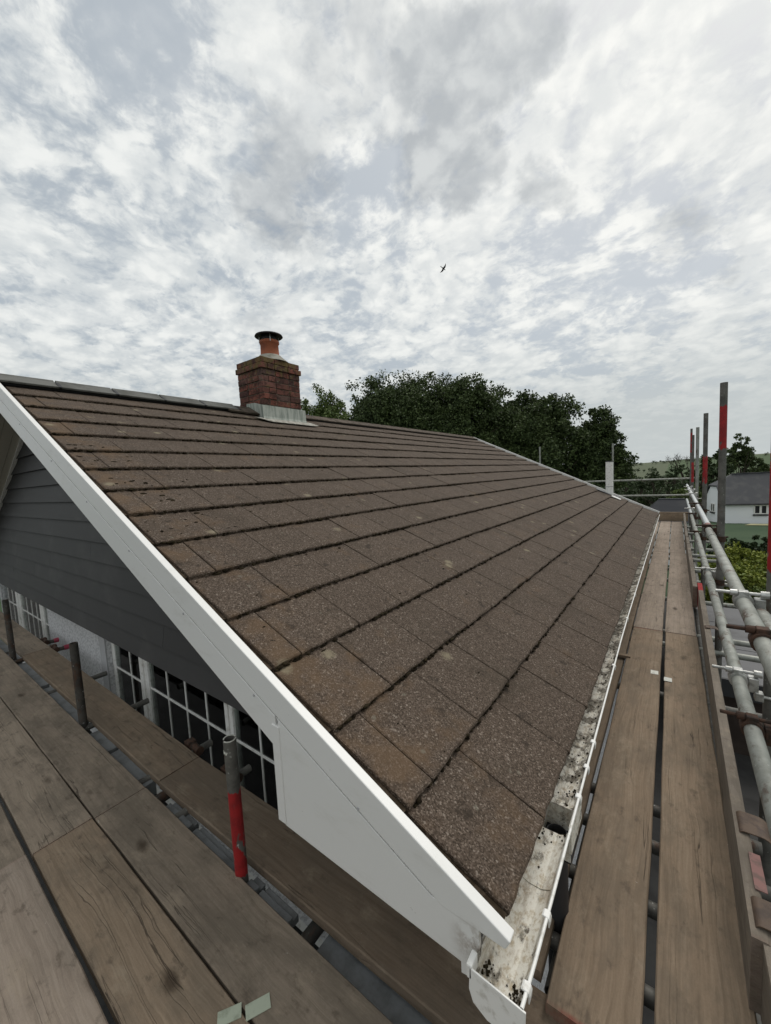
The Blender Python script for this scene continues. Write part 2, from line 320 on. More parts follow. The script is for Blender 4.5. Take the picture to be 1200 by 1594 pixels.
def m_wood(name, c0, c1, c2, grey):
    mt, t, setp, bump = material(name)
    off = t.n('ShaderNodeCombineXYZ', ins={0: t.math('MULTIPLY', t.rnd, 37.0), 1: t.math('MULTIPLY', t.rnd, 11.0), 2: t.math('MULTIPLY', t.rnd, 23.0)}).outputs[0]
    v = t.vmath('ADD', t.obj, off)
    wv = t.n('ShaderNodeTexNoise', ins={'Vector': t.mapping(v, (2.2, 7, 7)), 'Scale': 1.0, 'Detail': 4.0}).outputs['Color']
    vw = t.vmath('ADD', v, t.n('ShaderNodeVectorMath', operation='MULTIPLY', ins={0: wv, 1: (0.10, 0.055, 0.03)}).outputs[0])
    fib = t.noise(t.mapping(vw, (5.0, 130, 80)), 1.0, 6, 0.66)
    band = t.noise(t.mapping(vw, (1.3, 21, 12)), 1.0, 6, 0.62)
    ring = t.n('ShaderNodeTexWave', wave_type='BANDS', bands_direction='Y', wave_profile='SAW', ins={'Vector': t.mapping(vw, (0.28, 1, 1)), 'Scale': 7.0, 'Distortion': 5.0, 'Detail': 2.0, 'Detail Scale': 0.7}).outputs['Fac']
    grit = t.noise(t.mapping(v, (160, 260, 160)), 1.0, 3, 0.6)
    c = t.ramp(t.math('ADD', t.math('MULTIPLY', fib, 0.50), t.math('ADD', t.math('MULTIPLY', band, 0.32), t.math('MULTIPLY', grit, 0.18))), [(0.26, c0), (0.52, c1), (0.78, c2)])
    c = t.mix(t.smooth(ring, 0.74, 1.0, 0, 0.22), c, tuple(x * 0.6 for x in c0[:3]) + (1,))
    tone = t.math('ADD', t.math('MULTIPLY', t.rnd, 0.28), 0.86)
    c = t.mix(1.0, c, t.n('ShaderNodeCombineXYZ', ins={0: tone, 1: tone, 2: tone}).outputs[0], 'MULTIPLY')
    dirt = t.noise(t.mapping(v, (2.6, 6.5, 5)), 1.0, 8, 0.72)
    c = t.mix(t.smooth(dirt, 0.42, 0.62, 0, grey), c, (0.118, 0.099, 0.076, 1))
    mud = t.noise(t.mapping(t.vmath('ADD', v, (5, 6, 1)), (5, 8, 8)), 1.0, 8, 0.74)
    c = t.mix(t.smooth(mud, 0.54, 0.70, 0, 0.45), c, (0.085, 0.070, 0.053, 1))
    rub = t.noise(t.mapping(t.vmath('ADD', v, (4, 9, 3)), (5.5, 9, 5)), 1.0, 8, 0.74)
    c = t.mix(t.smooth(rub, 0.52, 0.72, 0, 0.45), c, (0.35, 0.285, 0.21, 1))
    spots = t.noise(t.mapping(t.vmath('ADD', v, (2, 3, 3)), (11, 19, 10)), 1.0, 6, 0.66)
    c = t.mix(t.smooth(spots, 0.56, 0.70, 0, 0.62), c, (0.095, 0.074, 0.055, 1))
    crack = t.noise(t.mapping(vw, (0.55, 30, 20)), 1.0, 2, 0.5)
    line = t.math('ABSOLUTE', t.math('SUBTRACT', crack, 0.60))
    cl = t.math('MULTIPLY', t.smooth(line, 0.008, 0.002), t.smooth(t.noise(t.mapping(v, (1.3, 4, 4)), 1.0, 2), 0.46, 0.60))
    c = t.mix(t.math('MULTIPLY', cl, 0.70), c, (0.045, 0.034, 0.025, 1))
    kv = t.vmath('ADD', v, t.n('ShaderNodeVectorMath', operation='SCALE', ins={0: wv, 3: 0.05}).outputs[0])
    kn = t.n('ShaderNodeTexVoronoi', ins={'Vector': t.mapping(kv, (2.2, 4.6, 0.1)), 'Scale': 1.0}).outputs[0]
    kd = t.math('ADD', kn, t.math('MULTIPLY', t.math('SUBTRACT', spots, 0.5), 0.22))
    c = t.mix(t.smooth(kd, 0.15, 0.03, 0, 0.8), c, (0.045, 0.030, 0.019, 1))
    spl = t.noise(t.mapping(t.vmath('ADD', v, (8, 1, 3)), (38, 44, 40)), 1.0, 3, 0.55)
    c = t.mix(t.smooth(spl, 0.735, 0.765, 0, 0.6), c, (0.46, 0.42, 0.36, 1))
    # red paint left on the sawn ends
    ox = t.n('ShaderNodeSeparateXYZ', ins={0: t.obj}).outputs[0]
    e = t.math('SUBTRACT', t.math('ABSOLUTE', ox), attr(t, 'half'))
    c = t.mix(t.math('MULTIPLY', t.smooth(e, -0.016, -0.003), t.math('MULTIPLY', attr(t, 'red_end'), t.smooth(dirt, 0.60, 0.45, 0.1, 0.7))), c, (0.20, 0.045, 0.035, 1))
    pf = attr(t, 'painted')
    c = t.mix(t.math('MULTIPLY', t.math('MULTIPLY', t.smooth(e, -0.30, -0.285), t.math('GREATER_THAN', ox, 0.0)), t.math('MULTIPLY', pf, t.smooth(rub, 0.75, 0.55, 0.3, 1))), c, (0.28, 0.022, 0.022, 1))
    setp(base_color=c, roughness=0.86, specular=0.25)
    h = t.math('ADD', t.math('MULTIPLY', fib, 0.5), t.math('SUBTRACT', t.math('MULTIPLY', band, 0.5), t.math('MULTIPLY', cl, 1.0)))
    bump(h, 0.6, 0.004); return mt
MAT['wood'] = m_wood('weathered_brown_softwood', (0.155, 0.112, 0.075, 1), (0.250, 0.188, 0.132, 1), (0.345, 0.270, 0.198, 1), 0.42)
MAT['wood_dark'] = m_wood('dark_brown_softwood', (0.125, 0.090, 0.062, 1), (0.205, 0.154, 0.110, 1), (0.285, 0.222, 0.165, 1), 0.42)
MAT['wood_grey'] = m_wood('trodden_grey_softwood', (0.185, 0.145, 0.108, 1), (0.275, 0.222, 0.170, 1), (0.365, 0.302, 0.236, 1), 0.55)
MAT['wood_edge'] = m_wood('grey_weathered_edge_board', (0.115, 0.095, 0.074, 1), (0.185, 0.156, 0.126, 1), (0.27, 0.232, 0.19, 1), 0.6)
MAT['wood_pale'] = m_wood('pale_dry_softwood', (0.21, 0.162, 0.126, 1), (0.33, 0.268, 0.215, 1), (0.43, 0.36, 0.30, 1), 0.30)
def m_tube(name, c0, c1, rough, metal, rust):
    mt, t, setp, bump = material(name)
    n = t.noise(t.mapping(t.pos, (14, 14, 14)), 1.0, 6, 0.65)
    c = t.mix(t.smooth(n, 0.35, 0.68), c0, c1)
    ru = t.noise(t.mapping(t.pos, (19, 9, 9)), 1.0, 6, 0.7)
    c = t.mix(t.smooth(ru, 0.62 - rust * 0.22, 0.74 - rust * 0.14, 0, 0.9), c, (0.085, 0.045, 0.027, 1))
    pl = t.noise(t.pos, 60, 4, 0.6)
    c = t.mix(t.smooth(pl, 0.65, 0.71, 0, 0.7), c, (0.55, 0.55, 0.52, 1))
    z = t.n('ShaderNodeSeparateXYZ', ins={0: t.pos}).outputs[2]
    edge = t.math('MULTIPLY', t.math('SUBTRACT', t.noise(t.mapping(t.pos, (26, 26, 4)), 1.0, 5, 0.65), 0.5), 0.10)
    zz = t.math('ADD', z, edge); r0, r1 = attr(t, 'red_low'), attr(t, 'red_high')
    msk = t.math('MULTIPLY', t.math('GREATER_THAN', zz, r0), t.math('LESS_THAN', zz, r1))
    worn = t.smooth(t.noise(t.mapping(t.pos, (30, 30, 12)), 1.0, 5, 0.65), 0.64, 0.57)
    msk = t.math('MULTIPLY', msk, worn)
    c = t.mix(msk, c, t.mix(t.smooth(n, 0.4, 0.65), (0.33, 0.014, 0.016, 1), (0.22, 0.012, 0.014, 1)))
    setp(base_color=c, roughness=t.math('ADD', t.math('MULTIPLY', n, 0.25), rough - 0.1), metallic=t.math('MULTIPLY', t.math('SUBTRACT', 1.0, msk), metal), specular=0.4)
    bump(ru, 0.15, 0.004); return mt
MAT['galv'] = m_tube('galvanised_tube', (0.31, 0.32, 0.29, 1), (0.22, 0.225, 0.20, 1), 0.55, 0.35, 0.40)
MAT['galv_bright'] = m_tube('bright_galvanised_tube', (0.56, 0.58, 0.58, 1), (0.46, 0.48, 0.48, 1), 0.36, 0.7, 0.0)
MAT['pole'] = m_tube('weathered_grey_upright', (0.15, 0.145, 0.13, 1), (0.085, 0.082, 0.074, 1), 0.6, 0.25, 0.25)
MAT['pole_rusty'] = m_tube('rusty_dark_upright', (0.085, 0.078, 0.068, 1), (0.045, 0.042, 0.038, 1), 0.65, 0.2, 0.55)
MAT['silver'] = m_simple('zinc_plated_fitting', (0.52, 0.52, 0.50, 1), 0.42, 0.1, 40, (0.33, 0.33, 0.31, 1), 0.45, 0.65, None, 0.5, 0.65)
MAT['rust'] = m_simple('rusty_fitting', (0.075, 0.040, 0.026, 1), 0.8, 0.15, 40, (0.035, 0.024, 0.018, 1), 0.42, 0.62, (90, 0.4, 0.005), 0.3)
MAT['clipbrown'] = m_simple('brown_oxidised_strap', (0.105, 0.068, 0.045, 1), 0.6, 0.1, 25, (0.065, 0.042, 0.030, 1), 0.42, 0.62, (60, 0.3, 0.005), 0.4)
MAT['beam'] = m_simple('grey_aluminium_beam', (0.21, 0.22, 0.225, 1), 0.55, 0.06, 10, (0.14, 0.145, 0.145, 1), 0.42, 0.66, None, 0.4, 0.15)
MAT['plate'] = m_simple('pale_green_plate', (0.42, 0.46, 0.36, 1), 0.55, 0, 30, (0.30, 0.33, 0.25, 1), 0.45, 0.65)
MAT['plate_white'] = m_simple('white_plate', (0.66, 0.66, 0.60, 1), 0.6, 0, 60, (0.42, 0.41, 0.36, 1), 0.5, 0.7)
MAT['pinkpaint'] = m_simple('faded_pink_tag', (0.26, 0.14, 0.125, 1), 0.85, 0, 40, (0.17, 0.11, 0.095, 1), 0.45, 0.65)
MAT['redcap'] = m_simple('pink_red_cap', (0.36, 0.05, 0.085, 1), 0.5)
def m_brick():
    mt, t, setp, bump = material('old_red_brick')
    c = t.ramp(t.rnd, [(0.0, (0.070, 0.038, 0.034, 1)), (0.3, (0.15, 0.064, 0.050, 1)), (0.6, (0.23, 0.083, 0.060, 1)), (0.85, (0.175, 0.085, 0.070, 1)), (1.0, (0.10, 0.066, 0.058, 1))])
    c = t.mix(t.smooth(t.noise(t.pos, 9, 7, 0.75), 0.42, 0.60, 0, 0.80), c, (0.032, 0.020, 0.017, 1))
    z = t.n('ShaderNodeSeparateXYZ', ins={0: t.pos}).outputs[2]
    top = t.math('MULTIPLY', t.smooth(z, 2.40, 2.62, 0, 0.16), 1.0)
    c = t.mix(t.smooth(t.math('ADD', t.noise(t.vmath('ADD', t.pos, (3, 3, 3)), 13, 5, 0.65), top), 0.58, 0.72, 0, 0.75), c, (0.15, 0.115, 0.045, 1))
    c = t.mix(t.smooth(t.vor(t.pos, 9.5), 0.16, 0.10, 0, 0.55), c, (0.17, 0.165, 0.115, 1))
    setp(base_color=c, roughness=0.92, specular=0.2); bump(t.noise(t.pos, 75, 5, 0.65), 0.6, 0.008); return mt
MAT['brick'] = m_brick()
MAT['mortar'] = m_simple('old_lime_mortar', (0.13, 0.105, 0.082, 1), 0.95, 0, 30, (0.05, 0.040, 0.032, 1), 0.4, 0.62, (80, 0.6, 0.01), 0.1)
MAT['dark_wall'] = m_simple('dark_brown_wall', (0.035, 0.025, 0.02, 1), 0.95, 0, 6, (0.05, 0.037, 0.03, 1))  # plain dark brown for the wall below the garage roof trim
MAT['cement'] = m_simple('pale_cement', (0.31, 0.30, 0.26, 1), 0.9, 0, 14, (0.20, 0.19, 0.155, 1), 0.42, 0.66, (50, 0.4, 0.01), 0.2)
MAT['pot'] = m_simple('terracotta_pot', (0.33, 0.105, 0.052, 1), 0.75, 0, 9, (0.24, 0.080, 0.045, 1), 0.42, 0.66, None, 0.3)
MAT['black'] = m_simple('black_metal', (0.010, 0.010, 0.012, 1), 0.55)
def m_lead():
    mt, t, setp, bump = material('weathered_lead')
    st = t.noise(t.mapping(t.pos, (24, 24, 3)), 1.0, 6, 0.65)
    c = t.mix(t.smooth(st, 0.40, 0.64), (0.38, 0.40, 0.36, 1), (0.20, 0.225, 0.20, 1)); setp(base_color=c, roughness=0.7, specular=0.4); bump(st, 0.2, 0.01); return mt
MAT['lead'] = m_lead()
MAT['cement_stain'] = m_simple('white_run_off', (0.38, 0.37, 0.33, 1), 0.9, 0, 18, (0.22, 0.20, 0.17, 1), 0.42, 0.62)
MAT['slate'] = m_simple('dark_slate', (0.048, 0.050, 0.056, 1), 0.7, 0.12, 1.6, (0.072, 0.072, 0.074, 1), 0.45, 0.68)
MAT['slate_dark'] = m_simple('blue_black_slate', (0.022, 0.024, 0.029, 1), 0.85, 0, 1.6, (0.034, 0.035, 0.038, 1), 0.45, 0.68, None, 0.15)
MAT['felt'] = m_simple('grey_roofing_felt', (0.165, 0.165, 0.17, 1), 0.8, 0, 2.2, (0.125, 0.125, 0.127, 1), 0.42, 0.64, (200, 0.2, 0.004), 0.3)
MAT['darkgrey'] = m_simple('dark_grey_trim', (0.035, 0.035, 0.037, 1), 0.6)
MAT['farwhite'] = m_simple('white_house_render', (0.82, 0.83, 0.85, 1), 0.9)
MAT['stone'] = m_simple('shade_darkened_paving', (0.050, 0.049, 0.047, 1), 0.9, 0, 3, (0.032, 0.031, 0.030, 1))  # paving colour darkened to stand in for the shade under the deck
def m_leaf(name, c0, c1, c2):
    mt, t, setp, bump = material(name)
    r = t.n('ShaderNodeNewGeometry').outputs['Random Per Island']
    c = t.ramp(r, [(0.0, c0), (0.55, c1), (1.0, c2)])
    big = t.noise(t.pos, 0.9, 3, 0.6)
    c = t.mix(t.smooth(big, 0.42, 0.66, 0, 0.5), c, c2)
    setp(base_color=c, roughness=0.6, specular=0.25); return mt
MAT['leaf_dark'] = m_leaf('dark_tree_leaf', (0.027, 0.041, 0.014, 1), (0.052, 0.078, 0.025, 1), (0.092, 0.124, 0.042, 1))
MAT['leaf_mid'] = m_leaf('mid_green_leaf', (0.050, 0.080, 0.020, 1), (0.085, 0.125, 0.030, 1), (0.13, 0.165, 0.048, 1))
MAT['leaf_lime'] = m_leaf('yellow_green_leaf', (0.075, 0.105, 0.016, 1), (0.15, 0.19, 0.026, 1), (0.25, 0.27, 0.042, 1))
MAT['leaf_hedge'] = m_leaf('dark_hedge_leaf', (0.014, 0.026, 0.008, 1), (0.024, 0.042, 0.012, 1), (0.040, 0.062, 0.020, 1))
MAT['leaf_far'] = m_leaf('distant_green_leaf', (0.030, 0.050, 0.020, 1), (0.048, 0.072, 0.030, 1), (0.072, 0.095, 0.042, 1))
MAT['bark'] = m_simple('tree_bark', (0.055, 0.042, 0.032, 1), 0.95)
MAT['bird'] = m_simple('dark_plumage', (0.012, 0.012, 0.013, 1), 0.8)
def m_ground():
    mt, t, setp, bump = material('grass_and_fields')
    n = t.noise(t.pos, 0.35, 6, 0.6); f = t.n('ShaderNodeSeparateColor', ins={0: t.n('ShaderNodeTexVoronoi', ins={'Vector': t.mapping(t.pos, (0.009, 0.0045, 0)), 'Scale': 1.0}).outputs['Color']}).outputs[0]
    c = t.mix(t.smooth(n, 0.35, 0.65), (0.040, 0.066, 0.036, 1), (0.054, 0.082, 0.045, 1))
    y = t.n('ShaderNodeSeparateXYZ', ins={0: t.pos}).outputs[1]
    fld = t.ramp(f, [(0.0, (0.058, 0.092, 0.045, 1)), (0.5, (0.085, 0.112, 0.062, 1)), (0.8, (0.125, 0.135, 0.092, 1)), (1.0, (0.055, 0.085, 0.042, 1))])
    c = t.mix(t.smooth(y, 90, 150), c, fld)
    setp(base_color=c, roughness=0.95, specular=0.1); return mt
MAT['ground'] = m_ground()
MAT['paddock'] = m_simple('yellow_green_rough_grass', (0.17, 0.22, 0.075, 1), 0.95, 0, 0.6, (0.12, 0.17, 0.06, 1))  # bright yellow green is the paddock grass's own colour
MAT['drygrass'] = m_simple('dry_pale_grass', (0.30, 0.27, 0.15, 1), 0.95, 0, 0.9, (0.20, 0.21, 0.11, 1))

# ------------------------------------------------------------------ setting: terrain, fields
def gz(x, y):
    pts = [(-300, -2.6), (12, -2.6), (45, -4.6), (50, -4.8), (62, -6.4), (110, -10.5), (220, -15), (380, -8), (560, 3.0), (640, 5.2), (760, 5.0), (1200, -30), (6000, -200)]
    for (a, b), (c, d) in zip(pts[:-1], pts[1:]):
        if y <= c:
            k = (y - a) / (c - a); z = b + (d - b) * k; break
    else: z = -200
    if y > 250: z += (y - 250) / 350 * (0.018 * max(-400, min(500, x))) * (1 if y < 700 else 0.4)
    return z
def build_ground():
    ys = [-300, -60, -20, 0, 6, 12, 20, 28, 36, 45, 52, 60, 75, 90, 110, 150, 220, 300, 380, 450, 520, 560, 600, 640, 700, 760, 900, 1200, 3000, 6000]
    xs = [-5000, -2500, -1200, -700, -400, -250, -150, -90, -60, -40, -25, -12, -4, 0, 4, 8, 14, 22, 35, 60, 90, 150, 250, 400, 700, 1200, 2500, 5000]
    v = np.array([(x, y, gz(x, y) + (0.7 * math.sin(x * 0.031) * (y > 300))) for y in ys for x in xs]); n = len(xs)
    f = np.array([(j * n + i, j * n + i + 1, (j + 1) * n + i + 1, (j + 1) * n + i) for j in range(len(ys) - 1) for i in range(n - 1)])
    link('ground', npmesh('ground', v, f, MAT['ground'], True), kind='structure')
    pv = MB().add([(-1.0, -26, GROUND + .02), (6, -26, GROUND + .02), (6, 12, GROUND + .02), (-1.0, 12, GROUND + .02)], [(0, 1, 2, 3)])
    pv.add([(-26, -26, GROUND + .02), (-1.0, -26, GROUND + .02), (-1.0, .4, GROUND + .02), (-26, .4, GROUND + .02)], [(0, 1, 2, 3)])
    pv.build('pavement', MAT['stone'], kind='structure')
    q = MB()
    P = lambda x, y: (x, y, gz(x, y) + .05)
    q.add([P(-8.0, 74), P(-3.7, 74), P(-4.3, 96), P(-9.2, 96)], [(0, 1, 2, 3)]).build('field', MAT['paddock'], kind='structure')
    q = MB(); q.add([P(5.0, 44), P(9.0, 44.6), P(9.2, 46.8), P(5.6, 46.0)], [(0, 1, 2, 3)]).build('dry_lawn_patch', MAT['drygrass'], kind='structure')
build_ground()

# ------------------------------------------------------------------ the house
house = thing('house', 'bungalow with brown tiled roof, dark grey gable boarding and white bargeboard', 'house', (-XR, LEN / 2, GROUND))
def house_walls():
    b = MB(); y0, y1 = .42, .60; top = -.06
    xl, xrr = -2 * XR + .35, -.35
    sill = -1.35
    # gable wall round two window openings, side and rear walls
    for (x0, x1) in ((xl, -8.3), (-5.69, -3.85), (-.95, xrr)): b.box(x0, x1, y0, y1, GROUND, top)
    for (x0, x1) in ((-8.3, -5.69), (-3.85, -.95)): b.box(x0, x1, y0, y1, GROUND, sill)
    b.box(xl, xl + .18, y1, LEN - .3, GROUND, top); b.box(xrr - .18, xrr, y1, LEN - .3, GROUND, top); b.box(xl + .18, xrr - .18, LEN - .48, LEN - .3, GROUND, top)
    b.build('wall', MAT['render'], house)
    MB().box(-3.99, -3.852, .408, .419, GROUND + .1, -.07).build('wall_band', MAT['trim'], house)
    # room behind the glass
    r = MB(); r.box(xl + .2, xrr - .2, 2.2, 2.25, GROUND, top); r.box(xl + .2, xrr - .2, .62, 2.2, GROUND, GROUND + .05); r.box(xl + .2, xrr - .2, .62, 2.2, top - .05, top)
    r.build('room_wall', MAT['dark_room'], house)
    # gable triangle behind the boarding
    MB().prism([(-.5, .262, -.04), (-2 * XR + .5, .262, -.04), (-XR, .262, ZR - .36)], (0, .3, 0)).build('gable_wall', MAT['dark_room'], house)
house_walls()
def house_windows():
    zt, zb = -.06, -1.35
    def window(x0, x1, mull, bars, name='window'):
        f = MB(); yf0, yf1 = .456, .49
        f.box(x0, x0 + .065, yf0, yf1, zb, zt); f.box(x1 - .065, x1, yf0, yf1, zb, zt); f.box(x0 + .065, x1 - .065, yf0, yf1, zt - .06, zt); f.box(x0 + .065, x1 - .065, yf0, yf1, zb, zb + .07)
        for (a, c) in mull:
            f.box(a, a + (c - a) * .42, yf0 - .006, yf1, zb + .07, zt - .06); f.box(a + (c - a) * .42, a + (c - a) * .58, yf0 + .012, yf1, zb + .07, zt - .06); f.box(a + (c - a) * .58, c, yf0 - .006, yf1, zb + .07, zt - .06)
        w = f.build(name, MAT['white'], house, bevel=.004)
        edges = [x0 + .065] + [e for mm in mull for e in mm] + [x1 - .065]
        for i in range(0, len(edges), 2):
            a, c = edges[i], edges[i + 1]
            MB().box(a, c, .466, .472, zb + .07, zt - .06).build('pane', MAT['glass'], w)
            for z in (-.535, -.94):
                MB().box(a, c, .4595, .4655, z - .0075, z + .0075).build('glazing_bar', MAT['white'], w)
            for x in bars:
                if a < x < c: MB().box(x - .0055, x + .0055, .459, .4655, zb + .07, zt - .06).build('glazing_bar', MAT['white'], w)
        MB().box(x0 - .05, x1 + .05, .36, .45, zb - .05, zb - .002).build('window_sill', MAT['white'], w)
        return w
    window(-3.85, -.95, [(-3.25, -3.09), (-1.99, -1.90)], [-3.46, -2.79, -2.51, -2.23, -1.64, -1.36, -1.16])
    wl = window(-8.3, -5.69, [(-7.43, -7.14), (-6.17, -6.0)], [-7.95, -7.68, -6.87, -6.61, -6.37, -5.84])
    for k in range(2):
        cb = MB(); x0, x1 = (-7.1, -6.2) if k == 0 else (-8.2, -7.5); n = 40
        vs = []
        for i in range(n + 1):
            x = x0 + (x1 - x0) * i / n; y = .60 + .03 * math.sin(i * 1.7 + .5 * math.sin(i)); vs += [(x, y, zb), (x, y, zt)]
        cb.add(vs, [(2 * i, 2 * i + 2, 2 * i + 3, 2 * i + 1) for i in range(n)], True).build('curtain', MAT['curtain'], house)
house_windows()
def gable_cladding():
    # overlapping weatherboards, each 150 mm to the weather, cut to the rake on both sides
    clad = MB().prism([(-.9, .252, -.045), (-2 * XR + .9, .252, -.045), (-XR, .252, ZR - .40)], (0, .008, 0)).build('gable_cladding', MAT['cladding'], house)
    z = -.055; k = 0
    splits = {0: [-3.95, -7.1], 2: [-5.0], 4: [-3.3], 1: [-2.2, -6.0], 3: [-4.4]}
    while z < ZR - .35:
        half = lambda zz: max(.02, (ZR - .178 - zz) / math.tan(AL) + .02)
        h0, h1 = half(z), half(min(z + .165, ZR - .2))
        cuts = [-XR - h0] + sorted(c for c in splits.get(k, [])) + [-XR + h0]
        for a, c in zip(cuts[:-1], cuts[1:]):
            a0, c0 = a + (0 if a == cuts[0] else .0015), c - (0 if c == cuts[-1] else .0015)
            a1 = max(a0, -XR - h1) if a == cuts[0] else a0; c1 = min(c0, -XR + h1) if c == cuts[-1] else c0
            zt = min(z + .165, ZR - .2)
            vs = [(a0, .214, z), (c0, .214, z), (c0, .242, z), (a0, .242, z), (a1, .240, zt), (c1, .240, zt), (c1, .248, zt), (a1, .248, zt)]
            MB().add(vs, [(3, 2, 1, 0), (4, 5, 6, 7), (0, 1, 5, 4), (1, 2, 6, 5), (2, 3, 7, 6), (3, 0, 4, 7)]).build('weatherboard', MAT['cladding'], clad)
        z += .15; k += 1
gable_cladding()

roof = MB()
for mm in (lambda p: p, MIR):
    a = [rp(.02, .0, -.034), rp(.02, LEN, -.034), rp(SR, LEN, -.034), rp(SR, .0, -.034)]
    b = [p + Vector((0, 0, -.05)) for p in a]
    a, b = [mm(p) for p in a], [mm(p) for p in b]
    roof.add(a + b, [(0, 1, 2, 3), (7, 6, 5, 4), (0, 4, 5, 1), (1, 5, 6, 2), (2, 6, 7, 3), (3, 7, 4, 0)])
roof = roof.build('roof', MAT['underlay'], house)
TILE_M = lambda s, y: Matrix(((0, -CA, SA, -s * CA), (1, 0, 0, y), (0, SA, CA, s * SA), (0, 0, 0, 1)))
def tile_geom(w, seed):
    r = random.Random(seed); n = 7; g = .0038
    xs = [0, .004] + [w * i / n for i in range(1, n)] + [w - g - .004, w - g]
    rows = []
    jit = [r.uniform(-.003, .003) for _ in xs]; jit[0] = jit[1] - .001; jit[-1] = jit[-2]
    jz = [r.uniform(-.0012, .001) for _ in xs]
    for (s, h, k) in ((0.0, -.023, 0), (0.0, -.005, 1), (.006, 0.0, 1), (.16, -.0105, .3), (GAUGE + .02, -.0235, 0)):
        rows.append([(x, s + jit[i] * k, h + (jz[i] if k == 1 else 0) - (.0032 if i in (0, len(xs) - 1) and s >= 0 and h > -.022 else 0)) for i, x in enumerate(xs)])
    m_ = len(xs); v = [p for rw in rows for p in rw]
    f = [(j * m_ + i, j * m_ + i + 1, (j + 1) * m_ + i + 1, (j + 1) * m_ + i) for j in range(4) for i in range(m_ - 1)]
    # sides
    b = len(v); v += [(0, 0, -.023), (0, .16, -.03), (0, GAUGE + .02, -.04), (w - g, 0, -.023), (w - g, .16, -.03), (w - g, GAUGE + .02, -.04)]
    f += [(b, m_, 2 * m_), (b, 2 * m_, 3 * m_, b + 1), (b + 1, 3 * m_, 4 * m_, b + 2)]
    e = m_ - 1; f += [(b + 3, 2 * m_ + e, m_ + e), (b + 3, b + 4, 3 * m_ + e, 2 * m_ + e), (b + 4, b + 5, 4 * m_ + e, 3 * m_ + e)]
    return v, f
def tiles():
    lay = []
    for k in range(15):
        off = .335 if k % 2 == 0 else .149
        edges = [.022] + [off + i * TW for i in range(29) if off + i * TW < LEN - .05] + [LEN - .004]
        for a, b in zip(edges[:-1], edges[1:]):
            if b - a < .03: continue
            c = rp((k + .5) * GAUGE, (a + b) / 2); d = c - CAM; n = Vector((SA, 0, CA))
            lay.append((abs(n.dot(d)) * (b - a) / d.length ** 3, k, a, b))
    lay.sort(reverse=True)
    cache = {}
    rest = MB()
    for i, (_, k, a, b) in enumerate(lay):
        w = round(b - a, 3); M = TILE_M(k * GAUGE, a)
        tl = random.uniform(-.006, .006); M = M @ Matrix.Rotation(tl, 4, 'X') @ Matrix.Rotation(random.uniform(-.005, .005), 4, 'Y') @ Matrix.Translation((0, random.uniform(-.003, .003), random.uniform(-.0015, .002)))
        var = random.randrange(5) if abs(w - TW) < .002 else 0
        if i < 300:
            key = (w, var)
            if key not in cache:
                v, f = tile_geom(w, hash(key) % 9999); cache[key] = MB().add(v, f).mesh('roof_tile', MAT['tile'])
            link('roof_tile', cache[key], roof, mat4=M)
        else:
            v, f = tile_geom(w, i); rest.add([M @ Vector(p) for p in v], f)
    rest.build('roof_tile', MAT['tile'], roof, kind='stuff')
    # the other slope, out of sight: one sheet with stepped courses
    o = MB()
    for k in range(15):
        s = k * GAUGE
        p = [MIR(rp(s, 0.02, -.02)), MIR(rp(s, LEN, -.02)), MIR(rp(s, LEN, 0)), MIR(rp(s, 0.02, 0)), MIR(rp(s + GAUGE, LEN, -.022)), MIR(rp(s + GAUGE, 0.02, -.022))]
        o.add(p, [(0, 1, 2, 3), (3, 2, 4, 5)])
    o.build('rear_roof_slope', MAT['tile'], roof)
tiles()
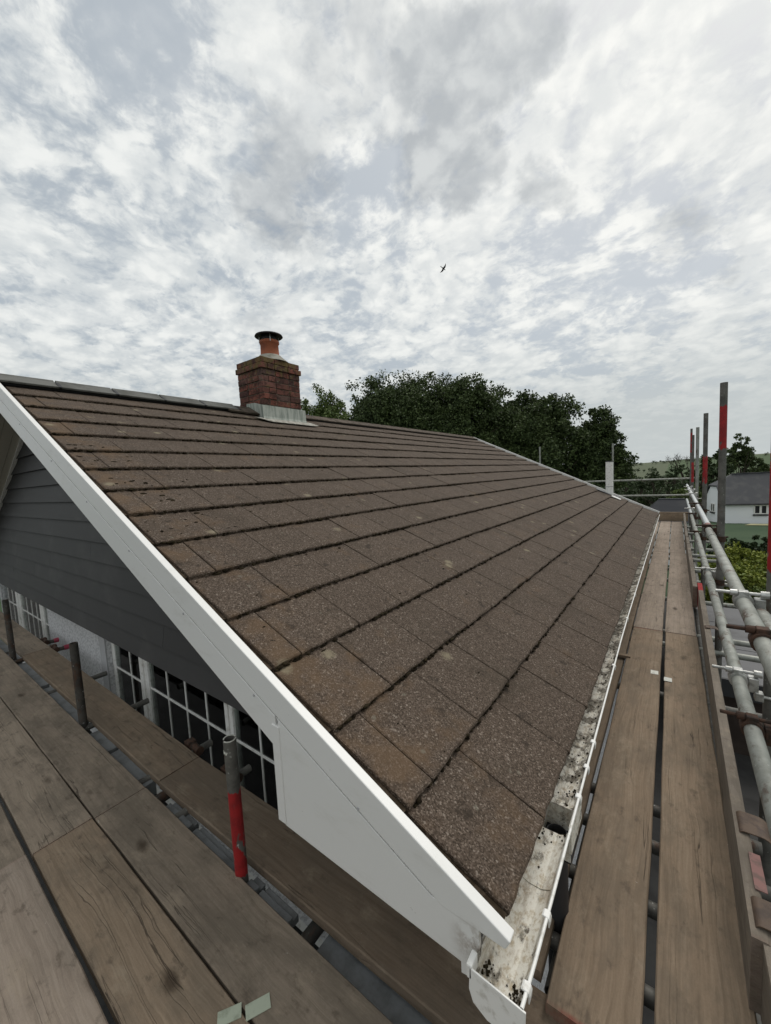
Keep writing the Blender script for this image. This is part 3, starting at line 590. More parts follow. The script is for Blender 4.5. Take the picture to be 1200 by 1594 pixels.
def moss():
    t_ = (1 + 5 ** .5) / 2
    iv = np.array([(-1, t_, 0), (1, t_, 0), (-1, -t_, 0), (1, -t_, 0), (0, -1, t_), (0, 1, t_), (0, -1, -t_), (0, 1, -t_), (t_, 0, -1), (t_, 0, 1), (-t_, 0, -1), (-t_, 0, 1)]) / 1.902
    jf = np.array([(0, 11, 5), (0, 5, 1), (0, 1, 7), (0, 7, 10), (0, 10, 11), (1, 5, 9), (5, 11, 4), (11, 10, 2), (10, 7, 6), (7, 1, 8), (3, 9, 4), (3, 4, 2), (3, 2, 6), (3, 6, 8), (3, 8, 9), (4, 9, 5), (2, 4, 11), (6, 2, 10), (8, 6, 7), (9, 8, 1)])
    S, Y, H, RR = [], [], [], []
    for k in range(1, 15):
        n = int(LEN * 62)
        y = rng.uniform(.02, LEN, n); dens = .5 + .5 * np.sin(y * 2.1 + k * 1.7) * np.sin(y * 5.3 + k * 3.1)
        boost = np.clip(1.1 - y * .5, 0, .5) + (k > 5) * .25
        keep = rng.random(n) < .42 + .45 * dens + boost; y = y[keep]; n = len(y)
        S.append(k * GAUGE - rng.uniform(-.002, .007, n)); Y.append(y); H.append(-.019 + rng.uniform(-.004, .012, n)); RR.append(rng.uniform(.0038, .0105, n))
    # loose cushions lying on the tiles, mostly up by the verge
    n = 130; y = np.abs(rng.normal(0, 1.3, n)) + .04; s = rng.uniform(.3, 4.5, n); k = y > LEN - .2; y[k] = .5
    S.append(s); Y.append(y); H.append(-(s % GAUGE) / GAUGE * .022); RR.append(rng.uniform(.002, .006, n))
    n = 70; y = np.abs(rng.normal(0.2, .16, n)) + .03; s = rng.uniform(1.9, 3.2, n)
    S.append(s); Y.append(y); H.append(-(s % GAUGE) / GAUGE * .022); RR.append(rng.uniform(.003, .010, n))
    S, Y, H, RR = map(np.concatenate, (S, Y, H, RR)); n = len(S)
    sc = np.stack([RR * rng.uniform(.8, 2.6, n), RR * rng.uniform(.7, 1.2, n), RR * rng.uniform(.6, .95, n)], 1)
    loc = iv[None] * sc[:, None, :] * rng.uniform(.7, 1.25, (n, 12, 1)) + np.stack([Y, S, H], 1)[:, None, :]
    P = np.stack([-loc[..., 1] * CA + loc[..., 2] * SA, loc[..., 0], loc[..., 1] * SA + loc[..., 2] * CA], -1).reshape(-1, 3)
    f = (jf[None] + (np.arange(n) * 12)[:, None, None]).reshape(-1, 3)
    link('moss', npmesh('moss', P, f, MAT['moss'], True), roof, kind='stuff')
moss()
def verge_and_ridge():
    # mortar bedding along the verge, in short uneven lengths
    b = MB(); s = 0.005
    while s < SR - .1:
        l = GAUGE / 2; h = -.012 - ((s % GAUGE) / GAUGE) * .02
        b.prism([rp(s, -.028, h), rp(s + l, -.028, h - .01), rp(s + l, .020, h - .010 + random.uniform(-.003, .003)), rp(s, .020, h + random.uniform(-.003, .003))], rp(0, 0, -.03)); s += l
    b.build('verge_mortar', MAT['mortar_dark'], roof)
    y = .382 - .4515; pitch = .4515; i = 0
    CH0, CH1 = 2.40, 3.07
    while y < LEN:
        a, c = max(y, -.05) + .006, min(y + pitch, LEN + .02) - .006
        if c > CH0 and a < CH1:
            if a < CH0 - .1: c = CH0 - .005
            elif c > CH1 + .1: a = CH1 + .005
            else: y += pitch; continue
        brown = a > CH0 - .45
        legs = .165 if not brown else .15; hh = .034 if not brown else .022
        pts = []
        for (s_, h_) in ((SR - legs, hh), (SR - .02, hh + .002), ):
            pts.append(rp(s_, a, h_))
        apex = Vector((-XR, a, ZR + hh / CA + .010))
        outer = [pts[0], pts[1], apex, MIR(pts[1]), MIR(pts[0])]
        inner = [MIR(rp(SR - legs, a, hh - .018)), Vector((-XR, a, ZR + hh / CA - .012)), rp(SR - legs, a, hh - .018)]
        MB().prism(outer + inner, (0, c - a, 0)).build('ridge_tile', MAT['ridge_brown'] if brown else MAT['ridge'], roof, bevel=.004)
        y += pitch
    yy = -.04
    k = MB()
    for (y0, y1) in ((-.04, CH0), (CH1, LEN)):
        k.prism([rp(SR - .145, y0, .012), Vector((-XR, y0, ZR + .028)), MIR(rp(SR - .145, y0, .012)), MIR(rp(SR - .145, y0, -.01)), rp(SR - .145, y0, -.01)], (0, y1 - y0, 0))
    for j in range(1, 6):
        y = .382 + (j - 1) * pitch
        if y < CH0: k.prism([rp(SR - .172, y - .012, .030), rp(SR - .06, y - .012, .041), rp(SR - .06, y + .012, .041), rp(SR - .172, y + .012, .030)], rp(0, 0, .004))
    k.build('ridge_roll', MAT['black'], roof)
verge_and_ridge()
def barge():
    E2 = lambda s, h, y: rp(s, y, h)
    for mm in (lambda p: p, MIR):
        cap = [mm(E2(s, h, -.0570)) for s, h in ((-.015, .030), (-.015, .002), (.131, -.066), (SR - .029, -.066), (SR + .0144, .030))]
        if mm is MIR: cap = [p + Vector((-.001, 0, 0)) for p in cap]
        MB().prism(cap, (0, .0305, 0)).build('bargeboard', MAT['upvc'], house, bevel=.003)
        low = [mm(E2(s, h, -.0562)) for s, h in ((.8055, -.0722), (.754, -.178), (SR - .082, -.178), (SR - .033, -.0722))]
        if mm is MIR: low = [p + Vector((-.001, 0, 0)) for p in low]
        MB().prism(low, (0, .03, 0)).build('lower_bargeboard', MAT['upvc'], house, bevel=.002)
        # tongue and groove soffit under the overhang, each board on its own
        for j in range(3):
            y0 = -.018 + j * .083
            q = [mm(E2(s, h, y0)) for s, h in ((.77, -.150), (SR - .07, -.150), (SR - .07, -.160), (.77, -.160))]
            MB().prism(q, (0, .080, 0)).build('soffit_board', MAT['soffit'], house)
        q = [mm(E2(s, h, .200)) for s, h in ((.80, -.161), (SR - .075, -.161), (SR - .083, -.180), (.80, -.180))]
        MB().prism(q, (0, .030, 0)).build('soffit_trim', MAT['white'], house)
        # white trim along the far verge
        fz = [mm(E2(s, h, LEN)) for s, h in ((-.015, .026), (-.015, -.10), (SR - .03, -.10), (SR + .012, .026))]
        MB().prism(fz, (0, .04, 0)).build('bargeboard', MAT['upvc'], house)
    # boxed eaves end
    t0, t1 = rp(.80, -.0558, -.0722), rp(.16, -.0558, -.0722)
    box = [t0, t1, rp(.150, -.0558, -.067), rp(.046, -.0558, -.018), Vector((-.048, -.0558, -.060)), Vector((-.048, -.0558, -.140)), Vector((-.098, -.0558, -.150)), Vector((-.098, -.0558, -.120)), Vector((-.745, -.0558, -.101)), Vector((-.745, -.0558, t0.z - .01))]
    MB().prism(box, (0, .012, 0)).build('eaves_end_panel', MAT['upvc'], house, bevel=.0015)
    MB().box(-.775, -.738, -.0605, -.020, -.092, .253).build('corner_trim', MAT['upvc'], house, bevel=.002)
    MB().box(-.775, -.772, -.020, .26, -.09, .20).build('eaves_end_return', MAT['upvc'], house)
    MB().box(-.770, -.06, -.036, .26, -.100, -.092).build('eaves_soffit_end', MAT['upvc'], house)
    f = MB(); f.box(-.062, -.050, -.036, LEN, -.17, -.045); f.box(-.35, -.062, .26, LEN, -.17, -.158); f.build('fascia', MAT['upvc'], house)
    for (s, y) in ((.42, 0), (.92, 0), (1.42, 0), (1.95, 0), (2.5, 0), (3.1, 0), (3.8, 0)): # screw caps along the lower board
        c = rp(s, -.0555, -.082 if s > .5 else -.060); MB().tube(c, c + Vector((0, -.0035, 0)), .0045, 10).build('screw_cap', MAT['trim'], house)
barge()

# ---- gutter
def gshift(y): return Vector((-.028 * min(1, max(0, y) / 2.2) - .012 * max(0, (y - 2.2) / 7.4), 0, .012 * min(1, max(0, y) / 2.2)))
GPROF = [(-.046, -.052), (-.046, -.098), (-.036, -.116), (-.015, -.124), (.018, -.124), (.042, -.112), (.056, -.088), (.062, -.060)]
def gutter_piece(b, y0, y1, prof=GPROF, n=1, th=.003):
    out = [(x + (-th if i < 2 else (th if i > 5 else 0)), z - (th if 1 < i < 6 else 0)) for i, (x, z) in enumerate(prof)]
    loop = prof + out[::-1]; m_ = len(loop)
    vs = []
    for j in range(n + 1):
        y = y0 + (y1 - y0) * j / n; g = gshift(y)
        vs += [Vector((x, y, z)) + g for x, z in loop]
    fs = [(j * m_ + i, (j + 1) * m_ + i, (j + 1) * m_ + (i + 1) % m_, j * m_ + (i + 1) % m_) for j in range(n) for i in range(m_)]
    fs += [tuple(range(m_)), tuple(reversed(range(n * m_, n * m_ + m_)))]
    b.add(vs, fs)
b = MB(); gutter_piece(b, -.100, .425); gutter_piece(b, .545, 9.66, n=24)
gut = b.build('gutter', MAT['gutter'], house)
b = MB()
pts = [Vector((.0625, y, -.057)) + gshift(y) for y in [-.10] + [i * .4 for i in range(25)]]
b.path(pts, [.0042] * len(pts), 8); b.build('gutter_lip', MAT['white'], gut)
b = MB(); pl = [(-.052, -.104, -.046), (-.055, -.104, -.10), (-.046, -.104, -.128), (-.014, -.104, -.146), (.030, -.104, -.146), (.056, -.104, -.128), (.070, -.104, -.090), (.072, -.104, -.056)]
b.prism(pl, (0, .004, 0)); b.build('gutter_stop_end', MAT['white'], gut, bevel=.0012)
MB().box(-.060, -.046, -.104, -.070, -.075, -.040).build('gutter_clip', MAT['white'], gut, bevel=.003)
def outlet():
    b = MB(); g = gshift(.48)
    x0, x1, y0, y1, z0, z1 = -.048 + g.x, .060 + g.x, .425, .545, -.20, -.075
    th = .004
    b.box(x0, x0 + th, y0, y1, z0, -.052); b.box(x1 - th, x1 + .004, y0 - .02, y1 + .02, -.15, -.062)
    b.box(x0, x1 - th, y0, y0 + th, z0, -.122); b.box(x0, x1 - th, y1 - th, y1, z0, -.115)
    b.build('gutter_outlet', MAT['gutter'], gut)
    MB().tube((x0 + .05, .485, -.9), (x0 + .05, .485, -.17), .034, 16, hollow=.003).build('downpipe', MAT['darkgrey'], gut)
    MB().box(x0 + th, x1 - th, y0 + th, y1 - th, -.21, -.199).build('outlet_dark_plate', MAT['black'], gut)  # black plate stands in for the darkness down the open outlet
    u = MB(); gutter_piece(u, .222, .238, [(x * 1.01, z + .003) for x, z in GPROF]); u.build('gutter_union', MAT['gutter'], gut)
outlet()
for y in (-.06, .11, .54, .70, .86, 1.6, 2.42, 3.08, 4.14, 5.1, 6.0, 6.9, 7.8, 8.7, 9.5):
    g = gshift(y); b = MB(); w = .010
    prof = [(.050, -.055), (.055, -.0515), (.062, -.0515), (.068, -.054), (.0705, -.062), (.069, -.080), (.0655, -.080), (.0655, -.064), (.060, -.057), (.054, -.057)]
    b.prism([Vector((x, y - w, z)) + g for x, z in prof], (0, 2 * w, 0)); b.build('gutter_clip', MAT['white'], gut, bevel=.0015)
def gutter_debris():
    b = MB()
    for i in range(300):
        r_ = random.random()
        if r_ < .30: y = random.uniform(-.098, -.02); x = random.choice((random.gauss(-.036, .010), random.gauss(.035, .012)))
        elif r_ < .45: y = random.gauss(.46, .05); x = random.uniform(-.03, .045)
        else: y = .6 + random.random() ** 2 * 8.5; x = random.uniform(.005, .05) if random.random() < .6 else random.uniform(-.04, .05)
        x = max(-.043, min(.050, x)); zb = np.interp(x, [-.046, -.036, -.015, .018, .042, .056], [-.10, -.116, -.124, -.124, -.112, -.088])
        if .42 < y < .55: zb = -.185
        c = Vector((x, y, zb + .002)) + gshift(y); r = random.uniform(.0015, .0042)
        d = Vector((random.uniform(-1, 1), random.uniform(-1, 1), random.uniform(-.2, .5))).normalized()
        b.tube(c - d * r * .9, c + d * r * .9, r * 1.0, 6, r * .6)
    b.build('gutter_debris', MAT['moss'], gut, kind='stuff')
gutter_debris()

# ---- chimney
def chimney():
    x0, x1, y0, y1 = -4.46, -3.94, 2.42, 3.05
    c = MB().box(x0 + .006, x1 - .006, y0 + .006, y1 - .006, 1.55, 2.665).build('chimney', MAT['mortar'], house)
    for k in range(12):
        z = 2.69 - .0765 * (k + 1); over = .022 if k == 1 else (.004 if k == 0 else 0)
        X0, X1, Y0, Y1 = x0 - over, x1 + over, y0 - over, y1 + over
        def run(a0, a1, shift):
            e = [a0]; p = a0 + shift
            while p < a1 - .05: e.append(p); p += .225
            e.append(a1); return [(i + .004, j - .004) for i, j in zip(e[:-1], e[1:]) if j - i > .03]
        hb = .0665; jt = lambda: random.uniform(-.006, .006)
        odd = k % 2; dpt = .1025
        fx = (x0 - over, x1 + over); 
        for (a, d_) in run(X0 if odd else X0 + dpt, X1 if odd else X1 - dpt, .215 if odd else .11):
            for yy in (Y0, Y1 - dpt):
                j = jt(); MB().box(a, d_, yy - j, yy + dpt + j, z, z + hb).build('brick', MAT['brick'], c, bevel=.005)
        for (a, d_) in run(Y0 + dpt if odd else Y0, Y1 - dpt if odd else Y1, .11 if odd else .215):
            for xx in (X0, X1 - dpt):
                j = jt(); MB().box(xx - j, xx + dpt + j, a, d_, z, z + hb).build('brick', MAT['brick'], c, bevel=.005)
    cx, cy = -4.155, 2.745
    MB().lathe([(.25, 2.682), (.23, 2.702), (.175, 2.748), (.142, 2.782), (.125, 2.788)], (cx, cy, 0), 28).build('flaunching', MAT['cement'], c)
    MB().lathe([(.128, 2.77), (.122, 2.80), (.118, 2.935), (.126, 2.94), (.130, 2.96), (.130, 2.978), (.105, 2.978), (.10, 2.93)], (cx, cy, 0), 28).build('chimney_pot', MAT['pot'], c)
    cap = MB().lathe([(.02, 3.085), (.11, 3.076), (.178, 3.056), (.186, 3.04), (.178, 3.034), (.10, 3.052), (.02, 3.06)], (cx, cy, 0), 32).build('cowl', MAT['black'], c)
    g = MB(); g.lathe([(.095, 2.965), (.10, 3.045)], (cx, cy, 0), 20); g.build('cowl_guard', MAT['black'], c)
    for k in range(4):
        a = k * math.pi / 2 - .55; p = Vector((cx + .131 * math.cos(a), cy + .131 * math.sin(a), 2.95)); q = Vector((cx + .125 * math.cos(a), cy + .125 * math.sin(a), 3.05))
        MB().tube(p, q, .005, 6).build('cowl_strap', MAT['silver'], c)
    # lead apron on the eaves side and soakers up the near side, dressed over the tiles
    fl = MB(); xa = x1 + .004
    n = 14
    for j in range(n):
        a, d_ = y0 - .03 + (y1 + .06 - y0 + .03) * j / n, y0 - .03 + (y1 + .06 - y0 + .03) * (j + 1) / n
        r0 = random.uniform(0, .003); top = 2.065
        sb = -(xa) / CA
        zt = sb * SA + .012
        fl.add([(xa + .002 + r0, a, top), (xa + .002 + r0, d_, top), (xa + .012, d_, zt + .02), (xa + .012, a, zt + .02)], [(0, 3, 2, 1)])
        e0, e1 = rp(sb - .02, a, .012), rp(sb - .02, d_, .012); o0, o1 = rp(sb - .115, a - .02 if j == 0 else a, .006), rp(sb - .115, d_ + (.10 if j == n - 1 else 0), .006)
        fl.add([(xa + .012, a, zt + .02), (xa + .012, d_, zt + .02), e1, e0], [(0, 3, 2, 1)])
    fl.build('apron_flashing', MAT['lead'], c)
    ap = MB(); sb = -x1 / CA
    ap.prism([rp(sb + .01, y0 - .16, .004), rp(sb - .05, y0 - .10, .010), rp(sb - .135, y0 + .02, .005), rp(sb - .14, y1 + .10, .005), rp(sb - .10, y1 + .22, .005), rp(sb + .01, y1 + .12, .005)], rp(0, 0, .006)); ap.build('flashing_skirt', MAT['cement_stain'], c)
    st = MB(); ys = y0 - .004
    st.prism([(x1, ys, 2.065), (x1, ys, 1.88), (x1 - .15, ys, 1.955), (x1 - .36, ys, 2.06), (x1 - .36, ys, 2.13), (x1 - .19, ys, 2.12)], (0, -.004, 0)); st.build('step_flashing', MAT['lead'], c)
    MB().prism([rp(SR - .22, y0 - .40, .004), rp(SR - .02, y0 - .40, .012), rp(SR - .02, y0 - .0, .02), rp(SR - .26, y0 - .0, .008)], rp(0, 0, .02)).build('mortar_fillet', MAT['ridge_brown'], c)
chimney()
def vent():
    v = MB().box(-.985, -.845, 9.36, 9.48, .34, 1.165).build('vent_pipe', MAT['white'], house, bevel=.012)
    MB().box(-.990, -.840, 9.355, 9.485, .60, .615).build('vent_joint', MAT['trim'], v)
    MB().box(-.990, -.840, 9.355, 9.485, 1.165, 1.185).build('vent_cap', MAT['darkgrey'], v)
    MB().prism([rp(1.30, 9.25, .004), rp(.80, 9.25, .004), rp(.80, 9.56, .004), rp(1.30, 9.56, .004)], rp(0, 0, .006)).build('vent_flashing', MAT['felt'], v)
    MB().prism([rp(.93, 9.05, .004), rp(.74, 9.05, .004), rp(.74, 9.22, .004), rp(.93, 9.22, .004)], rp(0, 0, .01)).build('flashing_patch', MAT['white'], v)
vent()

# ------------------------------------------------------------------ scaffold boards
def board(p0, p1, w, zt, mat, label, th=.038, name='scaffold_board', cat='scaffold board', group='scaffold boards laid as decking', flip=0, painted=0.0, seed=None, red_end=0.12):
    """a plank whose top face runs from p0 to p1 (xy of its centre line); built along its own x axis"""
    p0, p1 = Vector((p0[0], p0[1], zt)), Vector((p1[0], p1[1], zt)); d = p1 - p0; Ln = d.length; ang = math.atan2(d.y, d.x)
    r = random.Random(seed if seed is not None else label); n = max(6, int(Ln / .22)); ch = .004
    ring = lambda x, jl, jr, dz: [(x, -w / 2 + jl, -th), (x, w / 2 - jr, -th), (x, w / 2 - jr, -ch * 1.3 + dz), (x, w / 2 - jr - ch, dz), (x, -w / 2 + jl + ch, dz), (x, -w / 2 + jl, -ch * 1.3 + dz)]
    vs = []; bow = r.uniform(-.003, .003)
    for i in range(n + 1):
        u = i / n; x = -Ln / 2 + Ln * u
        vs += ring(x, r.uniform(0, .0035), r.uniform(0, .0035), bow * (4 * u * (1 - u)) + r.uniform(-.0008, .0008))
    fs = [(j * 6 + i, j * 6 + (i + 1) % 6, (j + 1) * 6 + (i + 1) % 6, (j + 1) * 6 + i) for j in range(n) for i in range(6)]
    fs = [tuple(reversed(f)) for f in fs]
    fs += [tuple(range(6)), tuple(reversed(range(n * 6, n * 6 + 6)))]
    me = MB().add(vs, fs).mesh(name, mat)
    c = (p0 + p1) / 2
    M = Matrix.Translation(c) @ Matrix.Rotation(ang, 4, 'Z')
    if flip: M = M @ Matrix.Rotation(flip, 4, 'X')
    o = link(name, me, None, mat4=M, label=label, category=cat, half=Ln / 2, painted=painted, red_end=red_end)
    if group: o['group'] = group
    return o
ZF, ZS = -.483, -.445
W, WG, WP = MAT['wood'], MAT['wood_grey'], MAT['wood_pale']
front = {}
front['in3'] = board((-1.876, .108), (.62, .150), .225, ZF, MAT['wood_dark'], 'dark brown scaffold board running under the white eaves end panel and gutter stop end')
front['in2'] = board((-4.785, .120), (-1.884, .110), .225, ZF, W, 'brown scaffold board beneath the windows, behind the two nearer dark uprights')
board((-8.7, .125), (-4.795, .122), .225, ZF, WG, 'scaffold board below the far left window, beyond the leftmost upright')
row1 = board((-1.893, -.172), (2.0, -.160), .226, ZF, WG, 'stained scaffold board just outside the red and grey upright, with a green end plate')
board((-5.79, -.175), (-1.899, -.172), .226, ZF, WG, 'grey scaffold board outside the dark rusty uprights at the left edge')
row2 = board((-1.905, -.398), (2.0, -.402), .222, ZF, W, 'knotty brown scaffold board at bottom left, second row out from the gable')
board((-5.8, -.400), (-1.911, -.398), .224, ZF, WG, 'dusty scaffold board with wavy grain lines, second row out, beyond the red joint')
board((-1.925, -.636), (2.0, -.640), .226, ZF + .006, WP, 'pale worn scaffold board with a long crack in the bottom left corner')
board((-5.83, -.636), (-1.933, -.636), .226, ZF - .004, WG, 'grey scaffold board at the left edge, third row out from the gable')
board((-2.0, -.868), (2.0, -.872), .226, ZF, WG, 'outermost scaffold board under the viewpoint, fourth row from the gable')
S1 = board((.137, .205), (.112, 3.385), .228, ZS, W, 'near inner scaffold board beside the gutter with a dark knot and red sawn end', red_end=1.0)
S2 = board((.398, -.55), (.356, 3.375), .226, ZS, W, 'near outer scaffold board beside the toe board, with long dark grain cracks')
board((.110, 3.395), (.108, 7.32), .226, ZS, WP, 'middle inner scaffold board between the gutter and the gap, half way along')
board((.351, 3.390), (.348, 7.29), .226, ZS, WP, 'middle outer scaffold board half way along the walkway, next to the toe board')
board((.104, 7.33), (.098, 11.75), .222, ZS, WP, 'far inner pale scaffold board running to the end stop')
board((.336, 7.30), (.328, 11.75), .222, ZS, WP, 'far outer pale scaffold board, pinkish, running to the end stop')
board((-.118, .28), (-.122, 2.68), .225, ZS - .02, W, 'near scaffold board tucked under the gutter lip')
board((-.118, 2.70), (-.135, 6.6), .225, ZS - .008, W, 'scaffold board tucked under the gutter beyond the small timber block')
board((-.135, 6.61), (-.14, 11.7), .225, ZS - .006, WP, 'farthest scaffold board tucked under the gutter')
blk = MB().box(-.06, .035, 2.655, 2.70, ZS - .008, ZS + .014).build('timber_block', W, origin=(0, 2.68, ZS), half=9.0, painted=0.0, label='small timber offcut wedged between gutter board and walkway', category='wood block')
# toe boards on edge
toeA = board((.522, .50), (.538, 4.42), .225, -.335, MAT['wood_edge'], 'long near toe board on edge with a red painted far end', flip=math.pi / 2, name='toe_board', cat='toe board', group='toe boards along the walkway edge', painted=1.0)
board((.496, 4.25), (.490, 7.75), .225, -.335, MAT['wood_edge'], 'middle toe board on edge, starting behind the red painted one', flip=math.pi / 2, name='toe_board', cat='toe board', group='toe boards along the walkway edge')
board((.485, 7.77), (.500, 11.72), .225, -.335, MAT['wood_edge'], 'farthest toe board on edge, reaching the end stop', flip=math.pi / 2, name='toe_board', cat='toe board', group='toe boards along the walkway edge')
board((.555, -1.3), (.545, .55), .225, -.340, MAT['wood_edge'], 'rough split toe board in the bottom right corner', flip=math.pi / 2, name='toe_board', cat='toe board', group='toe boards along the walkway edge')
board((-.28, 11.82), (.56, 11.80), .236, -.325, W, 'brown stop board on edge across the far end of the walkway', flip=math.pi / 2, name='toe_board', cat='stop board')
# plates nailed across the gaps
def plate(parent, x, y, z, ang, l, w, mat, **kw):
    b = MB(); c, s = math.cos(ang), math.sin(ang); ax, ay = Vector((c, s, 0)), Vector((-s, c, 0))
    b.obox((x, y, z + .0022), ax * l / 2, ay * w / 2, Vector((0, 0, .0015))); return b.build('marker_plate', mat, parent, bevel=.001, **kw)
plate(row2, -.722, -.315, ZF + .001, math.radians(55), .066, .036, MAT['plate']); plate(row1, -.668, -.256, ZF + .001, math.radians(60), .070, .038, MAT['plate'])
plate(S1, .196, 2.49, ZS + .001, .03, .046, .06, MAT['plate_white']); plate(S2, .276, 2.42, ZS + .001, .03, .046, .06, MAT['plate_white'])
# toe board straps
def strap(y, w, mat):
    b = MB(); x = .523; zt = -.2215
    arc = [(x - .012 - .016 * math.cos(q), zt - .008 + .016 * math.sin(q)) for q in [i * math.pi / 12 for i in range(7)]] + [(x + .028 + .034 * math.sin(q), zt - .026 + .034 * math.cos(q)) for q in [i * math.pi / 12 for i in range(6)]]
    outer = [(x - .028, zt - .060)] + arc + [(x + .078, zt - .058)]
    inner = [(px * .0 + (px + (.005 if i == 0 else 0) - (.004 if i == len(outer) - 1 else 0)), pz - (.0045 if 0 < i < len(outer) - 1 else 0)) for i, (px, pz) in enumerate(outer)]
    inner = [(ix + (.004 if k < 3 else 0), iz) for k, (ix, iz) in enumerate(inner)]
    prof = outer + inner[::-1]
    b.prism([Vector((px, y - w / 2, pz)) for px, pz in prof], (0, w, 0)); b.build('toe_board_strap', mat, toeA, bevel=.001)
strap(.58, .095, MAT['clipbrown']); strap(.93, .10, MAT['clipbrown']); strap(3.0, .06, MAT['clipbrown'])
MB().obox((.524, .73, -.2205), (.014, 0, 0), (0, .07, 0), (0, 0, .0015)).build('pink_tag', MAT['pinkpaint'], toeA)

# ------------------------------------------------------------------ scaffold along the eave
sc = thing('scaffold', 'galvanised tube scaffold along the eave with two guard rails and red banded uprights', 'scaffold', (.6, 5.5, GROUND))
TR = .02415
PX = .600
for (y, top, lo, hi, mat, x) in ((1.36, 1.62, .60, 1.16, MAT['pole'], .634), (3.27, 1.655, 1.15, 1.47, MAT['pole'], PX), (5.60, 1.655, .78, 1.13, MAT['pole'], PX),
                              (7.98, 1.655, 9, 9.1, MAT['galv'], PX), (10.30, 1.655, .62, 1.06, MAT['pole'], PX), (11.86, 1.90, 1.30, 1.80, MAT['pole'], .605)):
    MB().tube((x, y, GROUND), (x, y, top), TR, 20, hollow=.004).build('upright', mat, sc, red_low=lo, red_high=hi)
def rail(p0, p1, mat=MAT['galv'], name='guard_rail', **kw):
    kw.setdefault('red_low', 90.0); kw.setdefault('red_high', 91.0)
    return MB().tube(p0, p1, TR, 20, hollow=.004).build(name, mat, sc, **kw)
RX = .528; ZT, ZM = .492, .128
rail((RX, -1.1, ZT), (RX, 3.42, ZT)); rail((RX + .006, 3.44, ZT + .006), (RX, 11.75, ZT + .004), MAT['galv_bright'])
MB().tube((RX + .006, 3.42, ZT + .006), (RX + .006, 3.60, ZT + .006), TR + .0008, 20).build('paint_band', MAT['pinkpaint'], sc)
rail((.574, -1.1, ZT - .030), (.574, 1.18, ZT - .028))
rail((RX, -1.1, ZM), (RX, 3.38, ZM)); rail((RX, 3.40, ZM), (RX, 8.2, ZM)); rail((RX, 8.22, ZM), (RX, 11.75, ZM), MAT['galv_bright'])
# sleeves
for (x, y, z) in ((RX, 3.0, ZT), (RX, 3.0, ZM), (RX, 6.2, ZM)): MB().tube((x, y - .09, z), (x, y + .09, z), TR + .003, 20).build('sleeve', MAT['galv'], sc)
rail((.498, -.6, -.520), (.492, 11.75, -.520), MAT['pole'], 'ledger'); rail((.62 - .07, -1, -.56), (.55, 11.75, -.56), MAT['pole'], 'ledger'); rail((.02, .3, -.545), (.02, 11.75, -.545), MAT['pole'], 'ledger')
for y in (.42, .70, .98, 1.19, 2.3, 3.24, 3.55, 4.67, 5.6, 6.3, 7.1, 7.5, 8.1, 9.0, 10.1, 11.2):
    rail((-.16, y, -.511 if y > 3 else -.513), (.87 if y > 1.3 else .60, y + .02, -.511), MAT['galv'] if y > 3 else MAT['pole'], 'transom')
rail((-3.9, 11.88, .652), (.68, 11.88, .652), MAT['galv']); rail((-3.9, 11.88, .227), (.68, 11.88, .227), MAT['galv'])
for x, top in ((-1.13, 1.70), (-3.1, 1.78)): MB().tube((x, 11.94, GROUND), (x, 11.94, top), TR, 16, hollow=.004).build('upright', MAT['galv'], sc, red_low=90.0, red_high=91.0)
def coupler(x, y, z, mat, bolt):
    b = MB()
    b.tube((x, y - .024, z), (x, y + .024, z), .0315, 18)
    b.obox((x, y, z + .032), (.016, 0, 0), (0, .017, 0), (0, 0, .012)); b.obox((x + .048, y, z - .012), (.016, 0, 0), (0, .020, 0), (0, 0, .030)); b.obox((x + .066, y - .01, z - .055), (.014, 0, 0), (0, .016, 0), (0, 0, .018))
    c = b.build('coupler', mat, sc, bevel=.003)
    k = MB(); zb = z + .034
    k.tube((x - .085, y, zb), (x + .055, y, zb), .0065, 10); k.tube((x - .040, y, zb), (x - .018, y, zb), .0135, 6); k.tube((x + .05, y, zb), (x + .075, y, zb), .016, 6)
    k.build('coupler_bolt', bolt, c)
    MB().tube((x + .05, y - .012, z - .055), (x + .125, y - .012, z - .055), .0065, 10).build('coupler_bolt', bolt, c)
for (y, z, mt) in ((1.24, ZT, 'silver'), (.80, ZT, 'rust'), (3.36, ZT, 'rust'), (5.62, ZT, 'rust'), (7.70, ZT, 'silver'), (8.9, ZT, 'silver'), (10.2, ZT, 'silver'),
                   (1.34, ZM, 'silver'), (.95, ZM, 'rust'), (3.36, ZM, 'silver'), (5.62, ZM, 'rust'), (7.9, ZM, 'rust'), (8.9, ZM, 'silver')):
    coupler(RX, y, z, MAT[mt], MAT[mt])
for y in (3.27, 5.60, 7.98, 10.3):
    for z in (ZT - .06, ZM - .05): MB().tube((PX, y, z - .022), (PX, y, z + .022), .031, 16).build('coupler', MAT['rust'], sc)

